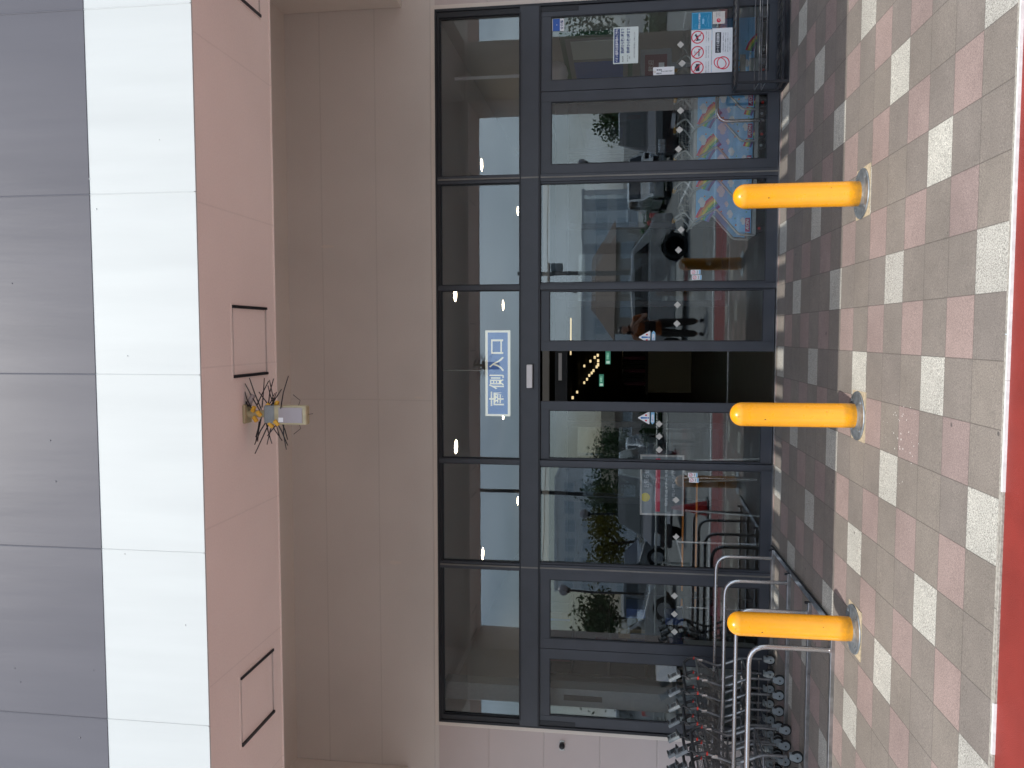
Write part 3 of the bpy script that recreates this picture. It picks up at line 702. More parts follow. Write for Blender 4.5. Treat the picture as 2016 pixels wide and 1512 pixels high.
# triangular caution stickers with arrow strip
for x, lab, dr in ((-.03, 'right', 1), (-.868, 'left', -1)):
    t = thing('slide_warning_sticker', 'blue and white triangle sticker on the %s sliding door by the opening' % lab, 'sticker', (x, .0295, 1.30))
    MB().prism([(-.062, -.055), (.062, -.055), (.066, -.048), (.005, .062), (-.005, .062), (-.066, -.048)], lambda a, b, k: (a, -.0008*k, b)).build('triangle', MT['paper'], t, bevel=.0)
    m2 = MB(); poly(m2, [(-.007, -.030), (.007, -.030), (.010, .035), (-.010, .035)], -.0014); m2.lathe([(.009, 0), (.009, -.0005)], (0, -.0009, -.042), 10, 'Y'); m2.build('exclamation', MT['blue2'], t)
    m2 = MB(); m2.box(-.036, -.0014, -.028, -.020, -.0009, -.010).box(.020, -.0014, -.028, .036, -.0009, -.010); m2.build('red_figure', MT['prred'], t)
    m2 = MB(); poly(m2, [(-.068, -.105), (.045, -.105), (.068, -.0865), (.045, -.068), (-.068, -.068)] if dr > 0 else [(.068, -.105), (-.045, -.105), (-.068, -.0865), (-.045, -.068), (.068, -.068)], -.0008); m2.build('arrow_strip', MT['skyp'], t)
    m2 = MB(); m2.box(-.045, -.0014, -.098, .035, -.0009, -.075); m2.build('arrow_panel', MT['paper'], t)
    fitwh(text('自動ドア', .014, -.004, -.0018, -.0865, MT['blue2'], t), .06, .012)
for x0, lab in ((-1.482, 'left'), (.606, 'right')):
    t = thing('no_smoking_sticker', 'pair of small white no-smoking stickers low on the %s fixed panel' % lab, 'sticker', (x0, .0175, .795))
    for k in (-1, 1):
        MB().box(k*.027-.024, -.0008, -.052+.006*k, k*.027+.024, 0, .046+.006*k).build('sticker_sheet', MT['paper'], t, bevel=.0)
        r_ = MB(); ring(r_, k*.027, .018+.006*k, .018, .004, -.0014); bar(r_, k*.027-.012, .03+.006*k, k*.027+.012, .006+.006*k, .003, -.0018); r_.build('ban_circle', MT['prred'], t)
        fitwh(text('禁煙', .012, k*.027, -.0012, -.022+.006*k, MT['ink'], t), .03, .012); MB().box(k*.027-.022, -.0012, -.050+.006*k, k*.027+.022, -.0008, -.036+.006*k).build('foot_band', MT['skyp'], t)

# ------------------------------------------------------------------ bollards
def bollard(x, y, lab):
    z = gz(y); t = thing('bollard', lab, 'bollard', (x, y, z), 0, 'yellow bollards in front of the entrance')
    R = .0825; H = .845
    pr = [(R, 0.0), (R, .045), (R+.0012, .047), (R+.0012, .115), (R, .117), (R, H-R)]
    for k in range(1, 9): a = PI/2*k/8; pr.append((R*math.cos(a)+.0001, H-R+R*math.sin(a)))
    MB().lathe(pr, seg=48).build('post', MT['yellow'], t)
    MB().lathe([(.165, .002), (.168, .006), (.165, .012), (.10, .016), (.088, .026), (.084, .027)], seg=48).build('flange', MT['galv'], t)
    MB().box(-.165, -.165, -.01, .17, .17, .0025).build('mortar_bed', MT['mortar'], t)
    bo = MB()
    for k in range(4): a = PI/4+k*PI/2; bo.lathe([(.008, .013), (.008, .019), (.003, .021)], (.135*math.cos(a), .135*math.sin(a), 0), 8)
    bo.build('bolt', MT['galv'], t)
    mk = MB()
    for (a, zz, s_) in ((-1.9, .62, .006), (-1.2, .22, .004), (-1.7, .80, .004)):
        mk.obox(Matrix.Translation(((R)*math.cos(a), R*math.sin(a), zz)) @ Matrix.Rotation(a, 4, 'Z'), .001, s_, s_*1.6)
    mk.build('scratch', MT['rubber'], t)
    return t
b0 = bollard(.942, -2.615, 'right yellow bollard before the cart door, with a clean shaft')
bollard(-.552, -2.645, 'middle yellow bollard standing in front of the door opening')
bollard(-2.018, -2.685, 'left yellow bollard in front of the steel rails and the shopping carts')

# ------------------------------------------------------------------ cart corral rails
T = thing('cart_corral', 'stainless steel cart corral with four low hoop rails left of the doors', 'rail', (0, 0, 0))
RY = [-.165, -.85, -1.585, -2.25]
RX = [-2.25, -2.285, -2.30, -2.345]
for k, (x, y) in enumerate(zip(RX, RY)):
    z = gz(y); top = .558+.012
    pts = [(x, y, z+.02), (x, y, top), (-7.5, y, top)]
    MB().tube(pts, .018 if k < 3 else .0195, 16, fillet=.14).build('hoop_rail', MT['steel'], T)
    fb = MB(); fb.box(-7.5, y-.02, z-.002, x+.09, y+.02, z+.030); fb.build('floor_bar', MT['steelflat'], T, bevel=.003)
    MB().lathe([(.026, 0), (.026, .008), (.02, .012)], (x, y, z+.030), 14).build('foot_collar', MT['steel'], T)
    MB().tube([(x+.085, y, z+.01), (x+.085, y, z+.055)], .012, 10).build('end_stop', MT['black'], T)
mb = MB()
mb.v = [(-2.145, -.10, gz(-.1)+.012), (-2.135, -2.30, gz(-2.3)+.012), (-2.21, -2.30, gz(-2.3)+.012), (-2.20, -.10, gz(-.1)+.012)]
mb.v += [(a, b, c-.011) for a, b, c in mb.v[:4]]
mb.f = [(0, 1, 2, 3), (4, 7, 6, 5), (0, 4, 5, 1), (1, 5, 6, 2), (2, 6, 7, 3), (3, 7, 4, 0)]; mb.sm = [False]*6
mb.build('threshold_plate', MT['steelflat'], T)
mb = MB(); mb.tube([(-2.143, -.08, gz(-.1)+.016), (-2.133, -2.32, gz(-2.3)+.016)], .008, 8).build('rubber_edge', MT['rubber'], T)

# ------------------------------------------------------------------ shopping carts (outside)
def make_cart(label):
    t = thing('shopping_cart', label, 'shopping cart', (0, 0, 0), 0, 'nested shopping carts in the corral')
    Wd = .235
    f = MB()
    for s_ in (-1, 1):
        y = s_*Wd
        f.tube([(0, y, .135), (0, y, .33), (-.095, y, .56), (-.02, y, .80)], .0125, 8, fillet=.05)
        f.tube([(-.0, y, .33), (-.58, y*.8, .30), (-.60, y*.8, .14)], .010, 6, fillet=.05)
        f.tube([(-.095, y, .56), (-.52, y*.82, .60)], .009, 6)
    f.tube([(-.52, -Wd*.82, .60), (-.52, Wd*.82, .60)], .009, 6); f.tube([(-.58, -Wd*.8, .30), (-.58, Wd*.8, .30)], .009, 6)
    f.tube([(-.0, -Wd, .33), (-.0, Wd, .33)], .008, 6)
    f.build('frame', MT['darkmetal'], t)
    h_ = MB(); h_.tube([(-.02, -Wd, .80), (-.035, -Wd+.01, .865), (-.06, -Wd+.05, .905), (-.06, Wd-.05, .905), (-.035, Wd-.01, .865), (-.02, Wd, .80)], .0155, 10, fillet=.03); h_.build('handle', MT['grip'], t)
    g_ = MB()            # hinged rear gate, a fine wire grid
    A, Bp = Vector((-.03, 0, .785)), Vector((-.16, 0, .585))
    g_.tube([A+Vector((0, -Wd+.03, 0)), A+Vector((0, Wd-.03, 0)), Bp+Vector((0, Wd-.05, 0)), Bp+Vector((0, -Wd+.05, 0))], .009, 6, closed=True)
    for k in range(1, 12): q = A.lerp(Bp, k/12); g_.tube([q+Vector((0, -Wd+.035, 0)), q+Vector((0, Wd-.035, 0))], .0024, 4)
    for k in range(1, 9): yy = -Wd+.03+(2*Wd-.06)*k/9; g_.tube([A+Vector((0, yy, 0)), Bp+Vector((0, yy*.93, 0))], .0016, 4)
    g_.build('wire_gate', MT['wire'], t)
    tr = MB()
    for k in range(7): yy = -Wd*.8+Wd*1.6*k/6; tr.tube([(-.10, yy, .575), (-.52, yy*.95, .605)], .002, 4)
    for k in range(6): xx = -.12-.08*k; tr.tube([(xx, -Wd*.85, .578+k*.005), (xx, Wd*.85, .578+k*.005)], .002, 4)
    for s_ in (-1, 1):
        for k in range(8): xx = -.12-.055*k; tr.tube([(xx, s_*Wd*.88, .58), (xx, s_*Wd*.88, .70)], .0018, 4)
        for zz in (.64, .70): tr.tube([(-.10, s_*Wd*.88, zz), (-.52, s_*Wd*.88, zz)], .0025, 4)
    tr.build('upper_tray', MT['wire'], t)
    tr = MB()
    for k in range(6): yy = -Wd*.75+Wd*1.5*k/5; tr.tube([(0, yy, .32), (-.58, yy, .29)], .0022, 4)
    for zz in (.16, .24): tr.tube([(0, -Wd, zz), (-.30, -Wd, zz), (-.30, Wd, zz), (0, Wd, zz)], .003, 4)
    for s_ in (-1, 1): tr.tube([(-.30, s_*Wd, .12), (-.30, s_*Wd, .32)], .003, 4)
    tr.build('lower_tray', MT['wire'], t)
    for s_ in (-1, 1):
        MB().lathe([(.0175, 0), (.0175, .015)], (-.024, s_*Wd, .795), 10).build('red_clip', MT['redp'], t)
        MB().lathe([(.0175, 0), (.0175, .05)], (-.045, s_*Wd, .715), 10).build('tube_sleeve', MT['clear'], t)
        MB().tube([(-.078, s_*Wd, .515), (-.032, s_*Wd, .405)], .0150, 8).build('tube_sleeve', MT['alu'], t)
    def wheel(x, y, sc=1.0, yaw=0):
        w_ = MB(); w_.lathe([(.020, -.013), (.050*sc, -.013), (.052*sc, -.008), (.052*sc, .008), (.050*sc, .013), (.020, .013)], (x, y, .053*sc), 20, 'Y')
        o = w_.build('wheel', MT['tyre'], t)
        k_ = MB(); k_.lathe([(.0005, -.017), (.038*sc, -.0165), (.040*sc, -.0135)], (x, y, .053*sc), 18, 'Y').lathe([(.0005, .017), (.038*sc, .0165), (.040*sc, .0135)], (x, y, .053*sc), 18, 'Y')
        k_.prism([(x-.036, .06), (x+.025, .055), (x+.03, .115), (x-.02, .115)], lambda a, b, q: (a, y-.020+.040*q, b)); k_.build('fork', MT['grayp'], o)
        MB().lathe([(.008, -.0225), (.008, -.0205)], (x, y, .053*sc), 10, 'Y').build('axle', MT['black'], o)
    wheel(0, -Wd); wheel(0, Wd); wheel(-.59, -Wd*.8, .95); wheel(-.59, Wd*.8, .95)
    p_ = MB(); p_.tube([(-.024, -Wd, .80), (-.05, -Wd+.0, .86), (-.005, -Wd, .93), (-.02, -Wd, .965)], .006, 6, fillet=.02); ph = p_.build('holder_arm', MT['grip'], t)
    mm = Matrix.Translation((-.03, -Wd+.02, 1.02)) @ Matrix.Rotation(-.55, 4, 'Y')
    MB().obox(mm, .028, .105, .12).build('holder_cradle', MT['grayp'], ph, bevel=.004)
    m3 = MB(); m3.obox(mm @ Matrix.Translation((.014, 0, -.0)), .008, .06, .045).obox(mm @ Matrix.Translation((.02, 0, -.05)), .04, .085, .012).obox(mm @ Matrix.Translation((.02, 0, .05)), .03, .05, .010)
    m3.build('holder_clip', MT['grip'], ph)
    return t
c0 = make_cart('rightmost cart of the corral lane by the glass, its wire gate fully in view')
SLP = math.atan(G)
c0.location = (-3.245, -.52, gz(-.52)); c0.rotation_euler = (0, 0, 0)
ords = ['second', 'third', 'fourth', 'fifth', 'sixth', 'seventh', 'eighth']
for k in range(6):
    dup(c0, '%s cart from the right in the lane by the glass' % ords[k], (-3.245-.150*(k+1), -.515-.003*k, gz(-.52)))
for k in range(5):
    dup(c0, ('foremost cart of the middle corral lane, nearest the left bollard' if k == 0 else '%s cart from the right in the middle corral lane' % ords[k-1]), (-3.60-.148*k, -1.235+.0*k, gz(-1.235)))

# ------------------------------------------------------------------ kids' carts inside
def kids_cart(label):
    t = thing('kids_cart', label, 'kids cart', (0, 0, 0), 0, 'blue picture carts inside the vestibule')
    OUT = [(.02, .765), (.165, .52), (-.125, .27), (-.135, .10)]
    PX = [(.035, .735), (.175, .52), (-.095, .27), (-.11, .14), (.55, .14), (.60, .735)]
    for s_ in (0, 1):
        y = .42*s_
        MB().prism([(a, b) for a, b in PX], lambda a, b, k: (a, y+.012*k+.003, b)).build('side_panel', MT['sky'], t)
        MB().tube([(a, y-.0, b) for a, b in [(-.03, .80)]+OUT], .0125, 8, fillet=.04).build('side_tube', MT['lite'], t)
    mb = MB(); mb.box(-.13, 0, .085, .62, .43, .125); mb.box(-.0, .004, .735, .62, .020, .775); mb.box(-.0, .41, .735, .62, .43, .775).build('chassis', MT['lite'], t, bevel=.004)
    y = -.0010
    def art(nm, mt, f):
        m_ = MB(); f(m_); m_.build(nm, MT[mt], t)
    def arc(m_, r0, r1, cx, cz, a0, a1, yy):
        n_ = 12; pts = [(cx+r1*math.cos(a0+(a1-a0)*k/n_), cz+r1*math.sin(a0+(a1-a0)*k/n_)) for k in range(n_+1)] + [(cx+r0*math.cos(a1-(a1-a0)*k/n_), cz+r0*math.sin(a1-(a1-a0)*k/n_)) for k in range(n_+1)]
        m_.prism(pts, lambda a, b, k: (a, yy+.0008*k, b))
    for q, c_ in enumerate(('prred', 'orange', 'pyel', 'green', 'blue2', 'purple')):
        art('rainbow_band', c_, lambda m_: arc(m_, (.50-.026*q-.026), .50-.026*q, -.10, .27, (.62), 1.22, .0015))
    for q, c_ in enumerate(('prred', 'pyel', 'green', 'purple')):
        art('rainbow_band', c_, lambda m_: arc(m_, (.27-.022*q-.022), .27-.022*q, .10, -.02, .55, 1.35, .0012))
    def cloud(cx, cz, s1):
        def f(m_):
            for i, (a, b, r) in enumerate(((0, 0, .03), (.028, .008, .024), (-.028, .002, .022), (.012, .022, .022))): m_.lathe([(r*s1, .0018-.0003*i), (r*s1, .0001-.0003*i)], (cx+a*s1, 0, cz+b*s1), 14, 'Y')
        return f
    for a in ((.235, .665, 1.1), (.35, .46, 1.25), (.10, .36, .9), (.21, .40, .6), (.02, .22, .8)): art('cloud_print', 'cloud', cloud(*a))
    def leafs(m_):
        for a, b in ((.14, .66), (.29, .58), (.05, .31), (.25, .24), (.17, .60), (.33, .36), (.12, .19)): m_.prism([(a-.010, b), (a, b-.006), (a+.012, b), (a, b+.007)], lambda u, v_, k: (u, .0012+.0008*k, v_))
    art('leaf_print', 'green', leafs)
    art('flower_print', 'orange', lambda m_: [m_.lathe([(.009, .0018), (.009, .0006)], (a, 0, b), 10, 'Y') for a, b in ((.30, .64), (.13, .46), (-.02, .30), (.26, .33))])
    MB().box(-.095, -.004, .150, .055, .0025, .200).build('name_label', MT['magenta'], t)
    fitwh(text('ÆON', .05, -.02, -.0046, .175, MT['cloud'], t, bold=.0006), .115, .034)
    hd = MB(); hd.tube([(.02, .0, .765), (.14, .0, .86), (.07, .0, .96), (.07, .42, .96), (.14, .42, .86), (.02, .42, .765)], .0125, 8, fillet=.04)
    hd.tube([(.14, 0, .86), (.24, .02, .90), (.24, .40, .90), (.14, .42, .86)], .010, 6, fillet=.05); hd.build('handle', MT['lite'], t)
    MB().tube([(.07, .12, .96), (.07, .30, .96)], .019, 10).build('grip', MT['ply'], t)
    bs = MB()
    for k in range(8):
        xx = .08+.06*k; bs.tube([(xx, .02, .78), (xx+.03, .02, .90)], .0022, 4); bs.tube([(xx, .40, .78), (xx+.03, .40, .90)], .0022, 4); bs.tube([(xx, .02, .78), (xx, .40, .78)], .002, 4)
    for zz, d in ((.82, .01), (.86, .02), (.90, .03)): bs.tube([(.08+d, .02, zz), (.53+d, .02, zz), (.53+d, .40, zz), (.08+d, .40, zz)], .0025, 4, closed=True)
    bs.build('wire_basket', MT['lite'], t)
    for xx in (-.06, .50):
        for yy in (.02, .40):
            o = MB().lathe([(.02, -.014), (.045, -.014), (.048, 0), (.045, .014), (.02, .014)], (xx, yy, .05), 16, 'Y').build('wheel', MT['tyre'], t)
            MB().lathe([(.0005, -.017), (.016, -.016)], (xx, yy, .05), 10, 'Y').build('hub', MT['redp' if xx < 0 else 'lite'], o)
    return t
k0 = kids_cart('front picture cart of the indoor row, just left of the right mullion')
k0.location = (1.225, .80, 0)
for k, l in enumerate(('second picture cart, half behind the mullion of the cart door', 'third picture cart, left one in the cart door glass', 'fourth picture cart, in the middle of the cart door glass', 'fifth picture cart, at the right edge of the cart door glass', 'rearmost picture cart, behind the posters on the right door')):
    dup(k0, l, (1.225+.335*(k+1), .80-.018*(k+1), 0))
# white end piece of front cart
t = thing('cart_guard_rail', 'bent steel guard rail standing in front of the picture carts', 'rail', (0, 0, 0))
MB().tube([(2.235, .42, 0), (2.235, .42, .565), (3.3, .42, .565)], .019, 14, fillet=.13).build('tube', MT['steel'], t)
MB().lathe([(.04, 0), (.04, .01), (.022, .014)], (2.235, .42, 0), 16).build('foot', MT['steelflat'], t)

# ------------------------------------------------------------------ wire stand on the right outside
T = thing('wire_stand', 'low black wire stand with a grid top at the right door', 'stand', (0, 0, 0))
x0, x1, ya, yb, zt = 2.395, 3.60, -.065, -.34, .465
mb = MB()
for x in (x0, x1):
    for y in (ya, yb): mb.box(x-.012, y-.012, gz(y), x+.012, y+.012, zt)
for y in (ya, yb):
    mb.box(x0, y-.011, zt-.006, x1, y+.011, zt+.016); mb.box(x0, y-.011, .035, x1, y+.011, .057)
for x in (x0, x1): mb.box(x-.011, yb, zt-.005, x+.011, ya, zt+.015); mb.box(x-.011, yb, .036, x+.011, ya, .056)
mb.build('frame', MT['frame2'], T, bevel=.003)
mb = MB()
n_ = 16
for k in range(n_):
    xa = x0+(x1-x0)*k/n_; mb.tube([(xa, ya, zt+.006), (xa+.075, yb, zt+.006)], .0028, 5)
for k in range(1, 4): yy = ya+(yb-ya)*k/4; mb.tube([(x0, yy, zt+.002), (x1, yy, zt+.002)], .003, 5)
for k in range(n_): xa = x0+(x1-x0)*k/n_; mb.tube([(xa, ya, .045), (xa+.075, yb, .045)], .0028, 5)
mb.build('wire_grid', MT['wire'], T)
mb = MB()
for zz in (.20, .265): mb.tube([(x0, yb, zz), (x1, yb, zz)], .005, 6); mb.tube([(x0, ya, zz), (x1, ya, zz)], .005, 6); mb.tube([(x0, ya, zz), (x0, yb, zz)], .005, 6)
mb.build('side_rod', MT['darkmetal'], T)
MB().box(x0-.02, yb-.02, gz(yb), x1, ya+.02, gz(yb)+.012).build('drip_tray', MT['black'], T)

# ------------------------------------------------------------------ interior items
def downlight(x, y, lab, z=3.53):
    t = thing('downlight', lab, 'ceiling light', (x, y, z), 0, 'round ceiling downlights'); MB().lathe([(.085, 0), (.11, -.004), (.112, -.010), (.085, -.012)], seg=24).build('trim', MT['paper'], t)
    MB().lathe([(.0005, -.0145), (.083, -.0140), (.083, -.002)], seg=24).build('diffuser', MT['lamp'], t)
for x, y, l in ((.48, 1.05, 'lit round downlight nearest the glass, right of the blue sign'), (-1.36, 1.05, 'lit round downlight nearest the glass, left of the blue sign'), (2.39, 2.88, 'lit round downlight behind the right end window'), (-3.19, 2.88, 'lit round downlight behind the left end window'),
                (.49, 4.9, 'distant lit downlight in the middle above the sign'), (-1.36, 4.9, 'distant lit downlight peeking out at the sign corner'), (2.35, 6.8, 'farthest lit downlight to the right'), (-3.24, 6.8, 'farthest lit downlight to the left')):
    downlight(x, y, l)
random.seed(2)
k = 0
for X, Y in ((1150, 720.5), (1162, 711), (1170.5, 703.6), (1176.4, 699.4), (1179.7, 714.6), (1176.9, 718.4), (1174.3, 722.2), (1168, 729.7), (1164.5, 734.3), (1159.8, 739), (1155.4, 746.6), (1149.9, 753.4), (1135.9, 771.9), (1127, 782.9), (1181, 706)):
    a = (1512-Y-756)/CF; b = (1008-X)/CF; r = _rot(*_ray(a, b)); t_ = (2.80-CH)/r.z; x, y = r.x*t_, min(35.0, r.y*t_-CD); s1 = max(1, y/16)
    t = tag(MB().box(-.035*s1, -.05, -.05*s1, .035*s1, .05, 0).build('store_spot', MT['striplamp'], None), 'small warm lamp on the dark store ceiling seen through the open door', 'ceiling light', 'store ceiling lamps'); t.location = (x, y, 2.80+.02*s1)
for y, l in ((9.2, 'nearer'), (11.0, 'farther')):
    t = thing('strip_light', '%s slim linear lamp under the dark store ceiling, top of the open door' % l, 'ceiling light', (.05, y, 2.75)); MB().box(-.55, -.03, 0, .35, .03, .03).build('tube', MT['striplamp'], t); MB().box(-.58, -.04, .03, .38, .04, .06).build('housing', MT['idark'], t)
def pil(X, Y, yy):         # target pixel of the photograph -> point on plane y=yy (used while measuring)
    a = (1512-Y-756)/CF; b = (1008-X)/CF; r = _rot(*_ray(a, b)); t_ = (CD+yy)/r.y
    return r.x*t_, CH+r.z*t_
for n_, (X, Y), yy, l in ((0, (1184, 749), 11.0, 'lower'), (1, (1197, 704), 14.0, 'upper')):
    x, z = pil(X, Y, yy)
    t = thing('exit_sign', 'glowing green exit sign, the %s one in the open doorway' % ('left' if n_ == 0 else 'right'), 'sign', (x, yy, z))
    s1 = yy/11*.62
    MB().box(-.24*s1, 0, -.09*s1, .24*s1, .05, .09*s1).build('panel', MT['exitg'], t)
    fitwh(text('非常口', .1, .05*s1, -.004, 0, MT['exitw'], t), .22*s1, .09*s1); MB().box(-.21*s1, -.004, -.06*s1, -.12*s1, 0, .06*s1).build('running_figure', MT['exitw'], t)
t = thing('store_counter', 'dim ochre counter inside the dark store beyond the open door', 'counter', (-.75, 9.5, 0))
MB().box(-.55, 0, 0, .40, .6, .95).build('body', MT['counter'], t, bevel=.01); MB().box(-.6, -.04, .95, .45, .64, .99).build('top', MT['idark'], t)
t = thing('garment_rack', 'dark garment rack with pinkish clothes inside the store', 'rack', (-.85, 12.5, 0))
mb = MB(); mb.tube([(-.5, 0, 0), (-.5, 0, 1.5), (.5, 0, 1.5), (.5, 0, 0)], .02, 8, fillet=.06).build('rail', MT['steel'], t)
random.seed(8)
for k in range(8):
    x = -.42+.11*k; mb = MB(); mb.prism([(-.02, 1.46), (.02, 1.46), (.045, 1.3), (.05, .7+random.uniform(-.1, .1)), (-.05, .68), (-.045, 1.3)], lambda a, b, q: (x+a, -.22+.44*q, b)).build('garment', MT['idark' if k % 3 else 'maroon'], t)
# bulletin board on the right vestibule wall
XW = 3.398
t = thing('bulletin_board', 'green framed bulletin board on the right vestibule wall', 'board', (XW, 1.7, 1.85))
MB().box(-.05, -.85, -.42, 0, .85, .42).build('frame', MT['greenf'], t, bevel=.004); MB().box(-.054, -.78, -.36, -.050, .78, .36).build('pinboard', MT['grayp'], t)
MB().box(-.058, -.70, -.30, -.054, -.1, .30).build('notice_sheet', MT['paper2'], t); MB().box(-.058, .0, -.30, -.054, .7, .30).build('notice_sheet', MT['cobalt'], t)
t = thing('fire_alarm', 'red fire alarm panel low on the right vestibule wall', 'alarm', (XW, 2.95, 1.5))
MB().box(-.04, -.25, -.3, 0, .25, .3).build('panel', MT['iwall'], t); MB().lathe([(.07, -.04), (.05, -.08), (.01, -.10)], (0, 0, .16), 16, 'X').build('lamp', MT['redp'], t); MB().lathe([(.11, -.04), (.11, -.055), (.02, -.06)], (0, 0, -.12), 18, 'X').build('bell', MT['redp'], t)
t = thing('donation_stand', 'gray panel with a maroon poster inside the right glass door', 'stand', (2.95, .75, 0))
MB().box(-.17, 0, 1.02, .18, .05, 1.36).build('panel', MT['grayp'], t); MB().box(-.11, -.004, 1.07, .12, 0, 1.31).build('poster_sheet', MT['maroon'], t); fitwh(text('歓迎', .05, .0, -.006, 1.24, MT['beigep'], t), .12, .06); MB().box(-.03, -.006, 1.10, .03, -.004, 1.16).build('white_square', MT['paper'], t)
MB().box(-.03, .01, 0, .03, .04, 1.02).build('post', MT['grayp'], t); MB().box(-.15, -.1, 0, .15, .15, .015).build('foot', MT['grayp'], t)
t = thing('security_dome', 'white dome security camera hanging inside the right glass door', 'camera', (3.02, 1.1, 2.30))
MB().lathe([(.07, .35), (.075, .12), (.14, .10), (.15, 0), (.13, -.06), (.08, -.10), (.01, -.12)], seg=24).build('dome', MT['paper'], t)
MB().tube([(0, 0, .35), (0, 0, 1.22)], .02, 8).build('stem', MT['paper'], t)
t = thing('umbrella_bag_stand', 'pale gray umbrella bag machine low behind the right door', 'stand', (2.85, .7, 0))
MB().box(-.15, 0, .12, .12, .25, .20).box(-.15, 0, .24, .16, .25, .30).build('body', MT['lite'], t, bevel=.006); MB().tube([(.12, .1, .28), (.2, .1, .30), (.2, .1, .34)], .01, 6).build('hook', MT['lite'], t)
MB().box(-.18, 0, 0, .2, .3, .03).build('foot', MT['grayp'], t)
t = thing('notice_easel', 'pink framed notice board inside, left of the sliding doors', 'board', (-1.66, .60, 0))
MB().box(-.34, 0, .86, .30, .02, 1.30).build('board', MT['grayp'], t); mb = MB()
for a in ((-.36, .84, .32, .86), (-.36, 1.30, .32, 1.32), (-.36, .86, -.34, 1.30), (.30, .86, .32, 1.30)): mb.box(a[0], -.006, a[1], a[2], .026, a[3])
mb.build('frame', MT['beigep'], t); MB().box(-.32, -.002, 1.10, .28, 0, 1.15).build('red_band', MT['prred'], t)
MB().lathe([(.05, -.003), (.05, -.001)], (-.16, 0, 1.26), 16, 'Y').build('yellow_dot', MT['pyel'], t)
fitwh(text('お知らせ', .06, .05, -.003, 1.245, MT['paper'], t), .2, .06); fitwh(text('店内ではマナーを守って', .04, 0, -.003, 1.03, MT['paper'], t), .5, .035); fitwh(text('お買い物ください', .04, 0, -.003, .95, MT['paper'], t), .4, .035)
mb = MB(); mb.tube([(-.3, .01, .82), (-.34, .0, 0)], .01, 6).tube([(.26, .01, .82), (.30, .0, 0)], .01, 6).tube([(0, .02, 1.3), (0, .35, 0)], .01, 6).build('leg', MT['lite'], t)
t = thing('box_table', 'pale boxy stand behind the left door next to the carts', 'stand', (-3.74, .55, 0))
MB().box(-.20, 0, 0, .20, .35, .80).build('body', MT['lite'], t, bevel=.01); MB().box(-.16, -.005, .9, .14, .25, 1.12).build('box', MT['paper'], t)
t = thing('dark_shelf', 'tall dark shelving unit behind the left door glass', 'shelf', (-3.62, 1.1, 0))
mb = MB(); mb.box(-.52, .0, 0, -.49, .5, 2.6).box(.49, 0, 0, .52, .5, 2.6).box(-.49, .47, 0, .49, .5, 2.6).build('side', MT['idark'], t)
for zz in (.3, .75, 1.2, 1.65, 2.1, 2.56): MB().box(-.49, 0, zz, .49, .47, zz+.03).build('board', MT['idark'], t)
random.seed(31)
for k in range(26):
    x = random.uniform(-.45, .38); zz = random.choice((.33, .78, 1.23, 1.68, 2.13)); MB().box(x, .05+.001*k, zz, x+random.uniform(.05, .12), .4, zz+random.uniform(.1, .32)).build('carton', MT[random.choice(('counter', 'maroon', 'idark', 'grip', 'navy'))], t)
t = thing('wall_column', 'gray square column just inside the left door', 'column', (-4.07, .36, 0))
MB().box(-.10, 0, 0, .10, .2, 3.52).build('shaft', MT['grayp'], t); MB().box(-.03, -.008, 1.72, .03, 0, 2.15).build('dark_slot', MT['black'], t)
t = thing('queue_barrier', 'low orange banded barrier behind the left sliding door', 'barrier', (-1.0, 1.3, 0))
for zz in (.78, .62): MB().box(-2.3, 0, zz, -.72, .01, zz+.022).build('orange_band', MT['orange'], t)
for x in (-2.3, -1.5, -.72): MB().tube([(x, 0, 0), (x, 0, .85)], .018, 8).build('post', MT['steel'], t)

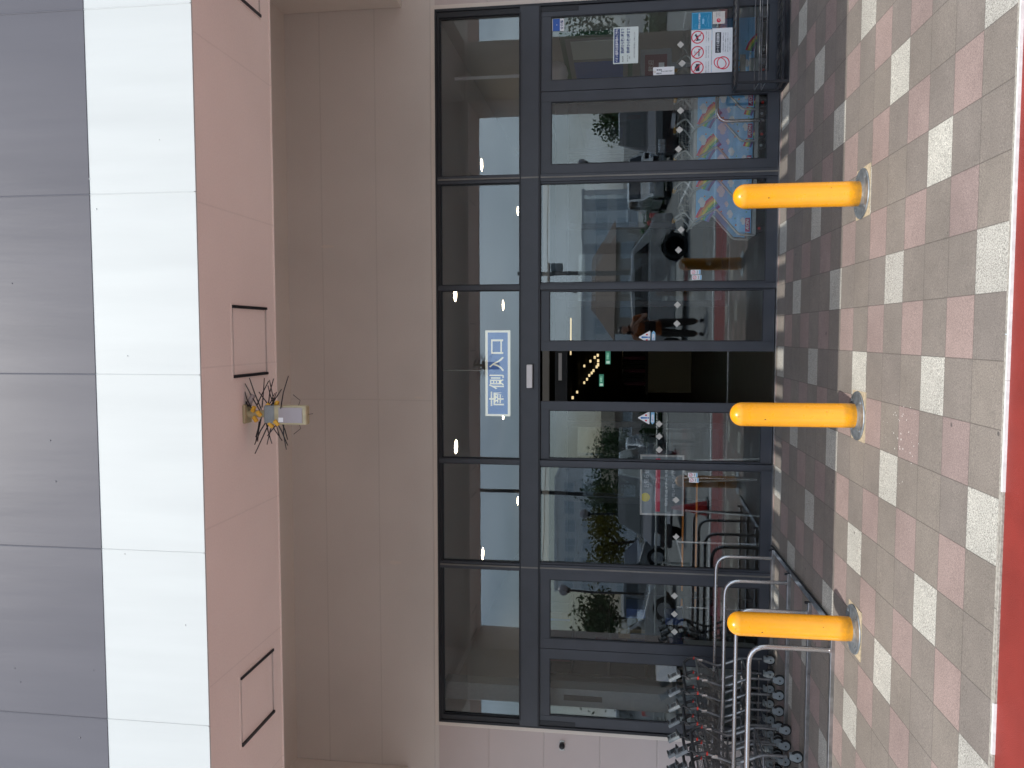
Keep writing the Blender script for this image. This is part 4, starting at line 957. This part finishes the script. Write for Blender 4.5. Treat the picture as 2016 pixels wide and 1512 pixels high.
# ================================================================== behind the camera (seen in the glass)
GZ = gz(-9)-.016
def car(label, x, y, rz, paint, L_=4.3, Wc=1.7, H=1.5, van=False, wr=.33):
    t = thing('parked_car', label, 'car', (x, y, GZ), rz, 'cars parked across the road')
    hl = L_/2
    if van: prof = [(-hl, .35), (-hl, 1.0), (-hl+.12, 1.55), (-hl+.35, H), (hl-1.5, H), (hl-.65, 1.05), (hl-.1, .85), (hl, .6), (hl, .3)]
    else: prof = [(-hl, .38), (-hl, .85), (-hl+.35, .98), (-hl+.95, H-.04), (-.1, H), (.55, H-.05), (hl-1.05, .98), (hl-.25, .80), (hl, .62), (hl, .30)]
    body = MB(); prof = prof[:]
    NX = 5
    def width(z): return Wc/2*(1 if z < .9 else 1-(z-.9)*.20)
    bottom = []
    for wx in (hl*.62, -hl*.62):
        bottom += [(wx+.40*math.cos(a), .28+.40*math.sin(a) if math.sin(a) > 0 else .28) for a in [PI*k/8 for k in range(9)]]
    pl_ = prof + bottom
    n = len(pl_); vs = []
    for s_ in (-1, 1): vs += [(a, s_*width(b), b) for a, b in pl_]
    fs = [tuple(range(n)), tuple(range(n, 2*n))[::-1]] + [(i, (i+1) % n, n+(i+1) % n, n+i) for i in range(n)]
    body._add(vs, fs); body.build('body', MT[paint], t, bevel=.04)
    # glazing
    if van: side = [(-hl+.3, 1.08), (-hl+.38, H-.13), (hl-1.62, H-.13), (hl-.85, 1.08)]; ws = [(hl-1.46, H-.06), (hl-.72, 1.10)]; rw = [(-hl+.30, H-.12), (-hl+.04, 1.1)]
    else: side = [(-hl+.75, 1.0), (-hl+1.05, H-.11), (.5, H-.12), (hl-1.20, 1.0)]; ws = [(.62, H-.08), (hl-1.12, 1.02)]; rw = [(-hl+.88, H-.10), (-hl+.42, 1.02)]
    for s_ in (-1, 1):
        m_ = MB(); vv = []
        for q in (0.004, -.01): vv += [(a, s_*(width(b)+q), b) for a, b in side]
        m_._add(vv, [(0, 1, 2, 3), (7, 6, 5, 4), (0, 4, 5, 1), (1, 5, 6, 2), (2, 6, 7, 3), (3, 7, 4, 0)]); m_.build('side_window', MT['carglass'], t)
        xm = (side[1][0]+side[2][0])/2
        m_ = MB(); m_.prism([(xm-.05, side[0][1]), (xm+.05, side[0][1]), (xm+.04, side[1][1]), (xm-.04, side[1][1])], lambda a, b, k: (a, s_*(width(b)+.006-.012*k), b)); m_.build('door_pillar', MT[paint], t)
        MB().box(hl-1.25, s_*(Wc/2), .98, hl-1.10, s_*(Wc/2+.16), 1.10).build('mirror', MT[paint], t, bevel=.02)
        MB().box(hl-.18, s_*(Wc/2-.42), .62, hl+.01, s_*(Wc/2-.06), .78).build('headlight', MT['headl'], t, bevel=.02)
        MB().box(-hl-.01, s_*(Wc/2-.25), .75, -hl+.1, s_*(Wc/2-.04), .98).build('tail_light', MT['redp'], t, bevel=.02)
        for wx in (hl*.62, -hl*.62):
            o = MB().lathe([(.18, -.10), (wr-.02, -.10), (wr, -.07), (wr, .07), (wr-.02, .10), (.18, .10)], (wx, s_*(Wc/2-.13), wr), 28, 'Y').build('wheel', MT['tyre'], t)
            m_ = MB(); yy = s_*(Wc/2-.012)
            for k in range(7):
                a = 2*PI*k/7; m_.prism([(wx+.02*math.cos(a+1.57), wr+.02*math.sin(a+1.57)), (wx+.21*math.cos(a-.10), wr+.21*math.sin(a-.10)), (wx+.21*math.cos(a+.10), wr+.21*math.sin(a+.10)), (wx-.02*math.cos(a+1.57), wr-.02*math.sin(a+1.57))], lambda u, v_, q: (u, yy-s_*.02*q, v_))
            m_.lathe([(.20, 0), (.225, 0)], (wx, yy, wr), 28, 'Y'); m_.build('rim', MT['rim'], o)
    m_ = MB(); (a, b), (c, d) = ws; y1, y2 = width(b)-.05, width(d)-.08
    m_._add([(a+.012, -y1, b+.012), (a+.012, y1, b+.012), (c+.012, y2, d+.012), (c+.012, -y2, d+.012), (a-.02, -y1, b-.02), (a-.02, y1, b-.02), (c-.02, y2, d-.02), (c-.02, -y2, d-.02)], [(0, 1, 2, 3), (7, 6, 5, 4), (0, 4, 5, 1), (1, 5, 6, 2), (2, 6, 7, 3), (3, 7, 4, 0)]); m_.build('windscreen', MT['carglass'], t)
    m_ = MB(); (a, b), (c, d) = rw; y1, y2 = width(b)-.05, width(d)-.08
    m_._add([(a-.012, -y1, b+.012), (a-.012, y1, b+.012), (c-.012, y2, d+.012), (c-.012, -y2, d+.012), (a+.02, -y1, b-.02), (a+.02, y1, b-.02), (c+.02, y2, d-.02), (c+.02, -y2, d-.02)], [(0, 1, 2, 3), (7, 6, 5, 4), (0, 4, 5, 1), (1, 5, 6, 2), (2, 6, 7, 3), (3, 7, 4, 0)]); m_.build('rear_window', MT['carglass'], t)
    MB().box(hl-.02, -.45, .50, hl+.012, .45, .68).build('grille', MT['black'], t); MB().box(hl+.0, -.17, .36, hl+.02, .17, .46).build('number_plate', MT['paper'], t)
    return t
car('silver sedan seen side on, mirrored right of the open doors', .95, -13.6, PI, 'carsilver', 4.4, 1.7, 1.46)
car('dark minivan mirrored behind the picture carts', 6.2, -15.0, PI/2+.3, 'cardark', 4.6, 1.75, 1.78, True)
car('gray suv mirrored in the panel above the red cone', -9.2, -21.5, .25, 'cargray', 4.4, 1.8, 1.55)
car('silver hatchback mirrored in the door above the rails', -9.6, -16.0, -.15, 'carsilver', 3.9, 1.65, 1.48)
car('white car mirrored at the far right door', 10.4, -12.8, PI/2-.2, 'carwhite', 4.4, 1.7, 1.5)
car('dark gray minivan mirrored left of the open doors', -4.6, -14.8, PI/2+.1, 'cardark', 4.5, 1.7, 1.75, True)

car('second row silver car mirrored behind the silver sedan', 5.6, -21.5, PI/2, 'carsilver', 4.3, 1.7, 1.5)
car('second row white van mirrored right of the second silver car', 8.4, -21.8, PI/2, 'carwhite', 4.5, 1.75, 1.85, True)
car('second row dark car mirrored left of the opening', -1.8, -22.0, PI/2, 'cargray', 4.3, 1.7, 1.5)
car('second row white car mirrored above the red cone board', -4.9, -22.2, PI/2, 'carwhite', 4.3, 1.7, 1.5)
car('second row silver van mirrored at the far left door', -14.5, -20.0, PI/2+.1, 'carsilver', 4.5, 1.75, 1.8, True)
# traffic cone
t = thing('traffic_cone', 'red traffic cone across the red strip, mirrored above the cart rails', 'cone', (-3.36, -7.1, GZ))
MB().box(-.19, -.19, 0, .19, .19, .035).build('base', MT['rubber'], t, bevel=.01); MB().lathe([(.14, .035), (.03, .68), (.022, .70)], seg=24).build('cone_body', MT['cone'], t)

def tree(label, x, y, H, R, mt, n=1500, seed=1, tr=.09):
    random.seed(seed); t = thing('tree', label, 'tree', (x, y, GZ), 0, 'trees beyond the car park')
    mb = MB(); mb.tube([(0, 0, 0), (.05, 0, H*.3), (-.03, .05, H*.55), (0, 0, H*.8)], tr, 8, r2=tr*.35)
    cl = []
    for k in range(9):
        a = random.uniform(0, 2*PI); z0 = H*random.uniform(.35, .6); q = Vector((math.cos(a)*R*.6, math.sin(a)*R*.6, z0+H*random.uniform(.1, .3)))
        mb.tube([(0, 0, z0), tuple(q*.5+Vector((0, 0, z0*.5))), tuple(q)], tr*.35, 5, r2=tr*.1); cl.append(q)
    for k in range(8): cl.append(Vector((random.gauss(0, R*.4), random.gauss(0, R*.4), H*random.uniform(.55, .95))))
    mb.build('trunk', MT['bark'], t)
    lf = MB()
    for k in range(n):
        c = random.choice(cl); p_ = c+Vector((random.gauss(0, R*.24), random.gauss(0, R*.24), random.gauss(0, R*.22)))
        d1 = Vector((random.gauss(0, 1), random.gauss(0, 1), random.gauss(0, 1))).normalized()*random.uniform(.06, .13); d2 = d1.orthogonal().normalized()*random.uniform(.04, .08)
        lf.quad(p_-d1, p_+d2, p_+d1, p_-d2)
    me = bpy.data.meshes.new('crown'); me.from_pydata(lf.v, [], lf.f); me.materials.append(MT[mt]); o = bpy.data.objects.new('crown', me); C.objects.link(o); o.parent = t
tree('dark green tree mirrored beside the tall dark pole', -8.3, -31, 3.4, 1.35, 'leaf', 1900, 1)
tree('yellow leaved tree mirrored above the gray suv', -9.9, -29, 3.2, 1.3, 'leaf2', 1600, 2)
tree('bushy olive tree mirrored in the door above the rails', -11.9, -24.5, 3.4, 1.2, 'leaf', 1800, 3)
tree('small dark round tree mirrored above the picture carts', 10.2, -31, 2.9, 1.0, 'leaf', 1300, 4)
tree('green tree mirrored beside the left sliding door triangle', -6.0, -33, 3.0, 1.3, 'leaf', 1500, 6)
tree('low green tree mirrored at the far left door', -15.0, -26, 3.6, 1.5, 'leaf', 1600, 9)
tree('broad green tree mirrored at the right behind the sedan', 14.5, -34, 4.2, 1.8, 'leaf', 1700, 12)

def lampost(label, x, y, z):
    t = thing('globe_lamp', label, 'street lamp', (x, y, GZ), 0, 'globe lamps in the car park')
    MB().tube([(0, 0, 0), (0, 0, z-.25)], .05, 10, r2=.04).build('pole', MT['dpole'], t); MB().lathe([(.07, z-.28), (.11, z-.2), (.12, z-.17)], seg=14).build('collar', MT['black'], t)
    MB().lathe([(.02, z-.21)]+[(.2*math.sin(PI*k/12), z-.2*math.cos(PI*k/12)) for k in range(1, 12)]+[(.01, z+.2)], seg=20).build('globe', MT['lens'], t)
lampost('globe lamp mirrored high above the silver sedan', 1.9, -24, 3.6); lampost('globe lamp mirrored behind the picture carts', 7.3, -26, 3.4); lampost('globe lamp mirrored in the door above the rails', -9.36, -20, 3.7); lampost('globe lamp mirrored beside the yellow tree', -7.85, -26, 3.25)
t = thing('dark_pole', 'tall dark pole mirrored in the panel left of the sliding doors', 'pole', (-5.0, -16, GZ)); MB().tube([(0, 0, 0), (.1, 0, 7)], .075, 10, r2=.05).build('shaft', MT['dpole'], t); MB().lathe([(.12, 0), (.12, .3), (.08, .34)], seg=12).build('base_collar', MT['dpole'], t)
t = thing('utility_pole', 'concrete utility pole with transformer mirrored right of the opening', 'pole', (3.3, -35, GZ))
MB().tube([(0, 0, 0), (0, 0, 7.4)], .15, 10, r2=.1).build('shaft', MT['pole'], t); MB().box(-.8, -.05, 6.2, .8, .05, 6.3).build('crossarm', MT['dpole'], t); MB().box(-.6, -.05, 5.6, .6, .05, 5.7).build('crossarm', MT['dpole'], t)
MB().lathe([(.22, 4.9), (.24, 5.0), (.24, 5.5), (.2, 5.55)], (.35, 0, 0), 14).build('transformer', MT['grayp'], t)
t = thing('overhead_wires', 'sagging overhead wires crossing the mirrored sky', 'wires', (0, -35, GZ))
for z, s1 in ((6.35, .6), (5.75, .7), (6.9, .4)):
    MB().tube([(-40+80*k/20, 0, z+s1*(((-40+80*k/20-3.3)/30)**2)*.6+(-.02*(k-10))) for k in range(21)], .018, 4).build('wire', MT['black'], t)

def building(label, x0, x1, y, z1, depth, mt, rows, cols, wmt='bldwin', roof=None, zr=None):
    t = thing('building', label, 'building', ((x0+x1)/2, y, GZ)); w = x1-x0
    MB().box(-w/2, -depth, 0, w/2, 0, z1).build('wall', MT[mt], t)
    MB().box(-w/2-.15, -depth-.15, z1, w/2+.15, .15, z1+.25).build('parapet', MT[roof or mt], t)
    for r in range(rows):
        for c in range(cols):
            ww = w/cols; xa = -w/2+ww*c+ww*.18; za = 1.0+(z1-1)/rows*r; hh = (z1-1)/rows*.55
            o = MB().box(xa, .0, za, xa+ww*.64, .03, za+hh).build('window', MT[wmt], t)
            MB().box(xa-.05, 0, za-.1, xa+ww*.64+.05, .08, za).box(xa+ww*.31, .03, za, xa+ww*.33, .05, za+hh).build('sill', MT['paper'], o)
    return t
building('wide pale blue gray building mirrored behind the car park', -3, 15, -75, 5.6, 10, 'bld', 2, 7)
building('tall pale block mirrored above the trees on the left', -26, -14.5, -70, 8.0, 10, 'bld', 4, 6)
building('low tan corrugated roofed shop mirrored left of the doors', -11.5, -4.8, -46, 2.0, 8, 'bld2', 1, 5)
t = thing('tan_awning', 'tan corrugated awning of the low shop across the car park', 'awning', (-7.9, -45.3, GZ)); MB().box(-3.4, -.6, 2.1, 3.2, .3, 3.0).build('corrugated_sheet', MT['tan'], t)
t = thing('brown_roof_house', 'house with a brown hipped roof mirrored above the silver sedan', 'house', (3.2, -40, GZ))
MB().box(-3.2, -5, 0, 3.2, 0, 2.1).build('wall', MT['bld2'], t); mb = MB(); mb._add([(-3.6, .4, 2.1), (3.6, .4, 2.1), (3.6, -5.4, 2.1), (-3.6, -5.4, 2.1), (-1.6, -2.5, 3.6), (1.6, -2.5, 3.6)], [(0, 1, 5, 4), (1, 2, 5), (2, 3, 4, 5), (3, 0, 4), (0, 3, 2, 1)]); mb.build('roof', MT['roofb'], t)
for x in (-2.2, -.4, 1.4): MB().box(x, 0, .9, x+1.0, .04, 1.8).build('window', MT['bldwin'], t)
t = thing('hedge', 'clipped green hedge along the far side of the car park', 'hedge', (0, -24.5, GZ)); random.seed(21)
lf = MB()
for k in range(5000):
    p_ = Vector((random.uniform(-24, 24), random.gauss(0, .22), random.uniform(0.05, .85)+random.gauss(0, .05))); d1 = Vector((random.gauss(0, 1), random.gauss(0, 1), random.gauss(0, 1))).normalized()*.11; d2 = d1.orthogonal().normalized()*.07; lf.quad(p_-d1, p_+d2, p_+d1, p_-d2)
me = bpy.data.meshes.new('foliage'); me.from_pydata(lf.v, [], lf.f); me.materials.append(MT['hedge']); o = bpy.data.objects.new('foliage', me); C.objects.link(o); o.parent = t
MB().box(-24, -.12, 0, 24, .12, .7).build('hedge_core', MT['leaf'], t)
# barrier pipe rail across the lot
t = thing('barrier_rail', 'long low white pipe barrier mirrored across the car park', 'rail', (0, -11.2, GZ))
for z in (.55, .8): MB().tube([(-12, 0, z), (-1.4, 0, z)], .022, 8).build('pipe', MT['lite'], t)
for k in range(6): MB().tube([(-12+k*2.12, 0, 0), (-12+k*2.12, 0, .82)], .03, 8).build('post', MT['lite'], t)

# ------------------------------------------------------------------ the photographer, seen only as a reflection
def skin_body(name, V, E, mt, parent=None, sub=2, root=0):
    me = bpy.data.meshes.new(name); me.from_pydata([v[:3] for v in V], E, []); o = bpy.data.objects.new(name, me); C.objects.link(o)
    me.materials.append(mt)
    md = o.modifiers.new('skin', 'SKIN'); md.use_smooth_shade = True
    for i, v in enumerate(V):
        r = v[3]; me.skin_vertices[0].data[i].radius = (r, v[4] if len(v) > 4 else r)
    me.skin_vertices[0].data[root].use_root = True
    sb = o.modifiers.new('sub', 'SUBSURF'); sb.levels = sub; sb.render_levels = sub
    if parent is not None: o.parent = parent
    return o
FZ = gz(-8.5)-.016
PN = thing('person', 'photographer in a rust patterned shirt and dark trousers holding up a phone', 'person', (.14, -8.62, FZ))
V = [(0, 0, .93, .145, .115), (0, .01, 1.10, .135, .105), (0, .0, 1.28, .16, .115), (0, 0, 1.42, .13, .09), (-.02, .02, 1.50, .055), (-.04, .04, 1.56, .058), (-.05, .05, 1.64, .085, .098), (-.05, .05, 1.71, .07, .08),
     (.19, 0, 1.41, .062), (.27, .05, 1.16, .048), (.14, .27, 1.33, .036), (.02, .36, 1.44, .026),
     (-.19, 0, 1.41, .062), (-.31, .06, 1.17, .048), (-.24, .28, 1.34, .036), (-.17, .36, 1.45, .026),
     (.10, 0, .86, .095), (.12, .02, .48, .062), (.13, -.02, .10, .042), (-.10, 0, .86, .095), (-.12, .03, .48, .062), (-.13, -.01, .10, .042)]
E_ = [(0, 1), (1, 2), (2, 3), (3, 4), (4, 5), (5, 6), (6, 7), (3, 8), (8, 9), (9, 10), (10, 11), (3, 12), (12, 13), (13, 14), (14, 15), (0, 16), (16, 17), (17, 18), (0, 19), (19, 20), (20, 21)]
skin_body('body', V, E_, MT['skin'], PN)
VS = [(0, 0, 1.00, .155, .125), (0, .01, 1.10, .148, .118), (0, 0, 1.28, .172, .127), (0, 0, 1.42, .135, .10), (.19, 0, 1.41, .075), (.245, .03, 1.24, .066), (-.19, 0, 1.41, .075), (-.27, .04, 1.24, .066), (0, 0, .90, .165, .13)]
skin_body('shirt', VS, [(0, 1), (1, 2), (2, 3), (3, 4), (4, 5), (3, 6), (6, 7), (0, 8)], MT['shirt'], PN)
VT = [(0, 0, .95, .155, .125), (.10, 0, .84, .108), (.12, .02, .48, .085), (.13, -.02, .13, .075), (-.10, 0, .84, .108), (-.12, .03, .48, .085), (-.13, -.01, .13, .075)]
skin_body('trousers', VT, [(0, 1), (1, 2), (2, 3), (0, 4), (4, 5), (5, 6)], MT['trousers'], PN)
for s_ in (-1, 1):
    skin_body('shoe', [(s_*.13, -.05, .05, .045, .045), (s_*.14, .08, .045, .045, .038), (s_*.15, .18, .035, .036, .03)], [(0, 1), (1, 2)], MT['shoe'], PN)
skin_body('hair', [(-.05, .0, 1.60, .07), (-.05, .01, 1.68, .098, .10), (-.05, .05, 1.755, .075)], [(0, 1), (1, 2)], MT['hair'], PN)
for s_, hx, hy, hz in ((1, .02, .36, 1.45), (-1, -.17, .36, 1.46)):
    for k in range(4):
        z = hz+.035-.022*k; skin_body('finger', [(hx, hy, z, .011), (hx-s_*.03, hy+.03, z+.004, .009), (hx-s_*.055, hy+.012, z+.004, .007)], [(0, 1), (1, 2)], MT['skin'], PN, 1)
    skin_body('finger', [(hx, hy, hz-.03, .012), (hx-s_*.03, hy-.012, hz-.02, .010), (hx-s_*.05, hy-.014, hz-.005, .008)], [(0, 1), (1, 2)], MT['skin'], PN, 1)
    skin_body('eye_and_ear', [(-.05+s_*.088, .045, 1.63, .012), (-.05+s_*.092, .05, 1.665, .010)], [(0, 1)], MT['skin'], PN, 1)
nm = skin_body('nose', [(-.05, .145, 1.67, .008), (-.05, .165, 1.635, .013)], [(0, 1)], MT['skin'], PN, 1)
tag(MB().box(-.012, -8.262, FZ+1.40+.04, .062-.0, -8.254, FZ+1.40+.19).build('phone', MT['black'], None, bevel=.003), 'dark phone held up by the photographer', 'phone')
bg_ = thing('shoulder_bag', 'black shoulder bag hanging at the photographer\'s hip', 'bag', (.14, -8.62, FZ))
MB().box(-.10, .12, .98, .14, .20, 1.20).build('pouch', MT['shoe'], bg_, bevel=.02); MB().tube([(.12, .16, 1.2), (.12, .14, 1.42), (0, -.02, 1.50), (-.16, -.08, 1.3), (-.10, .16, 1.2)], .008, 6).build('strap', MT['shoe'], bg_)
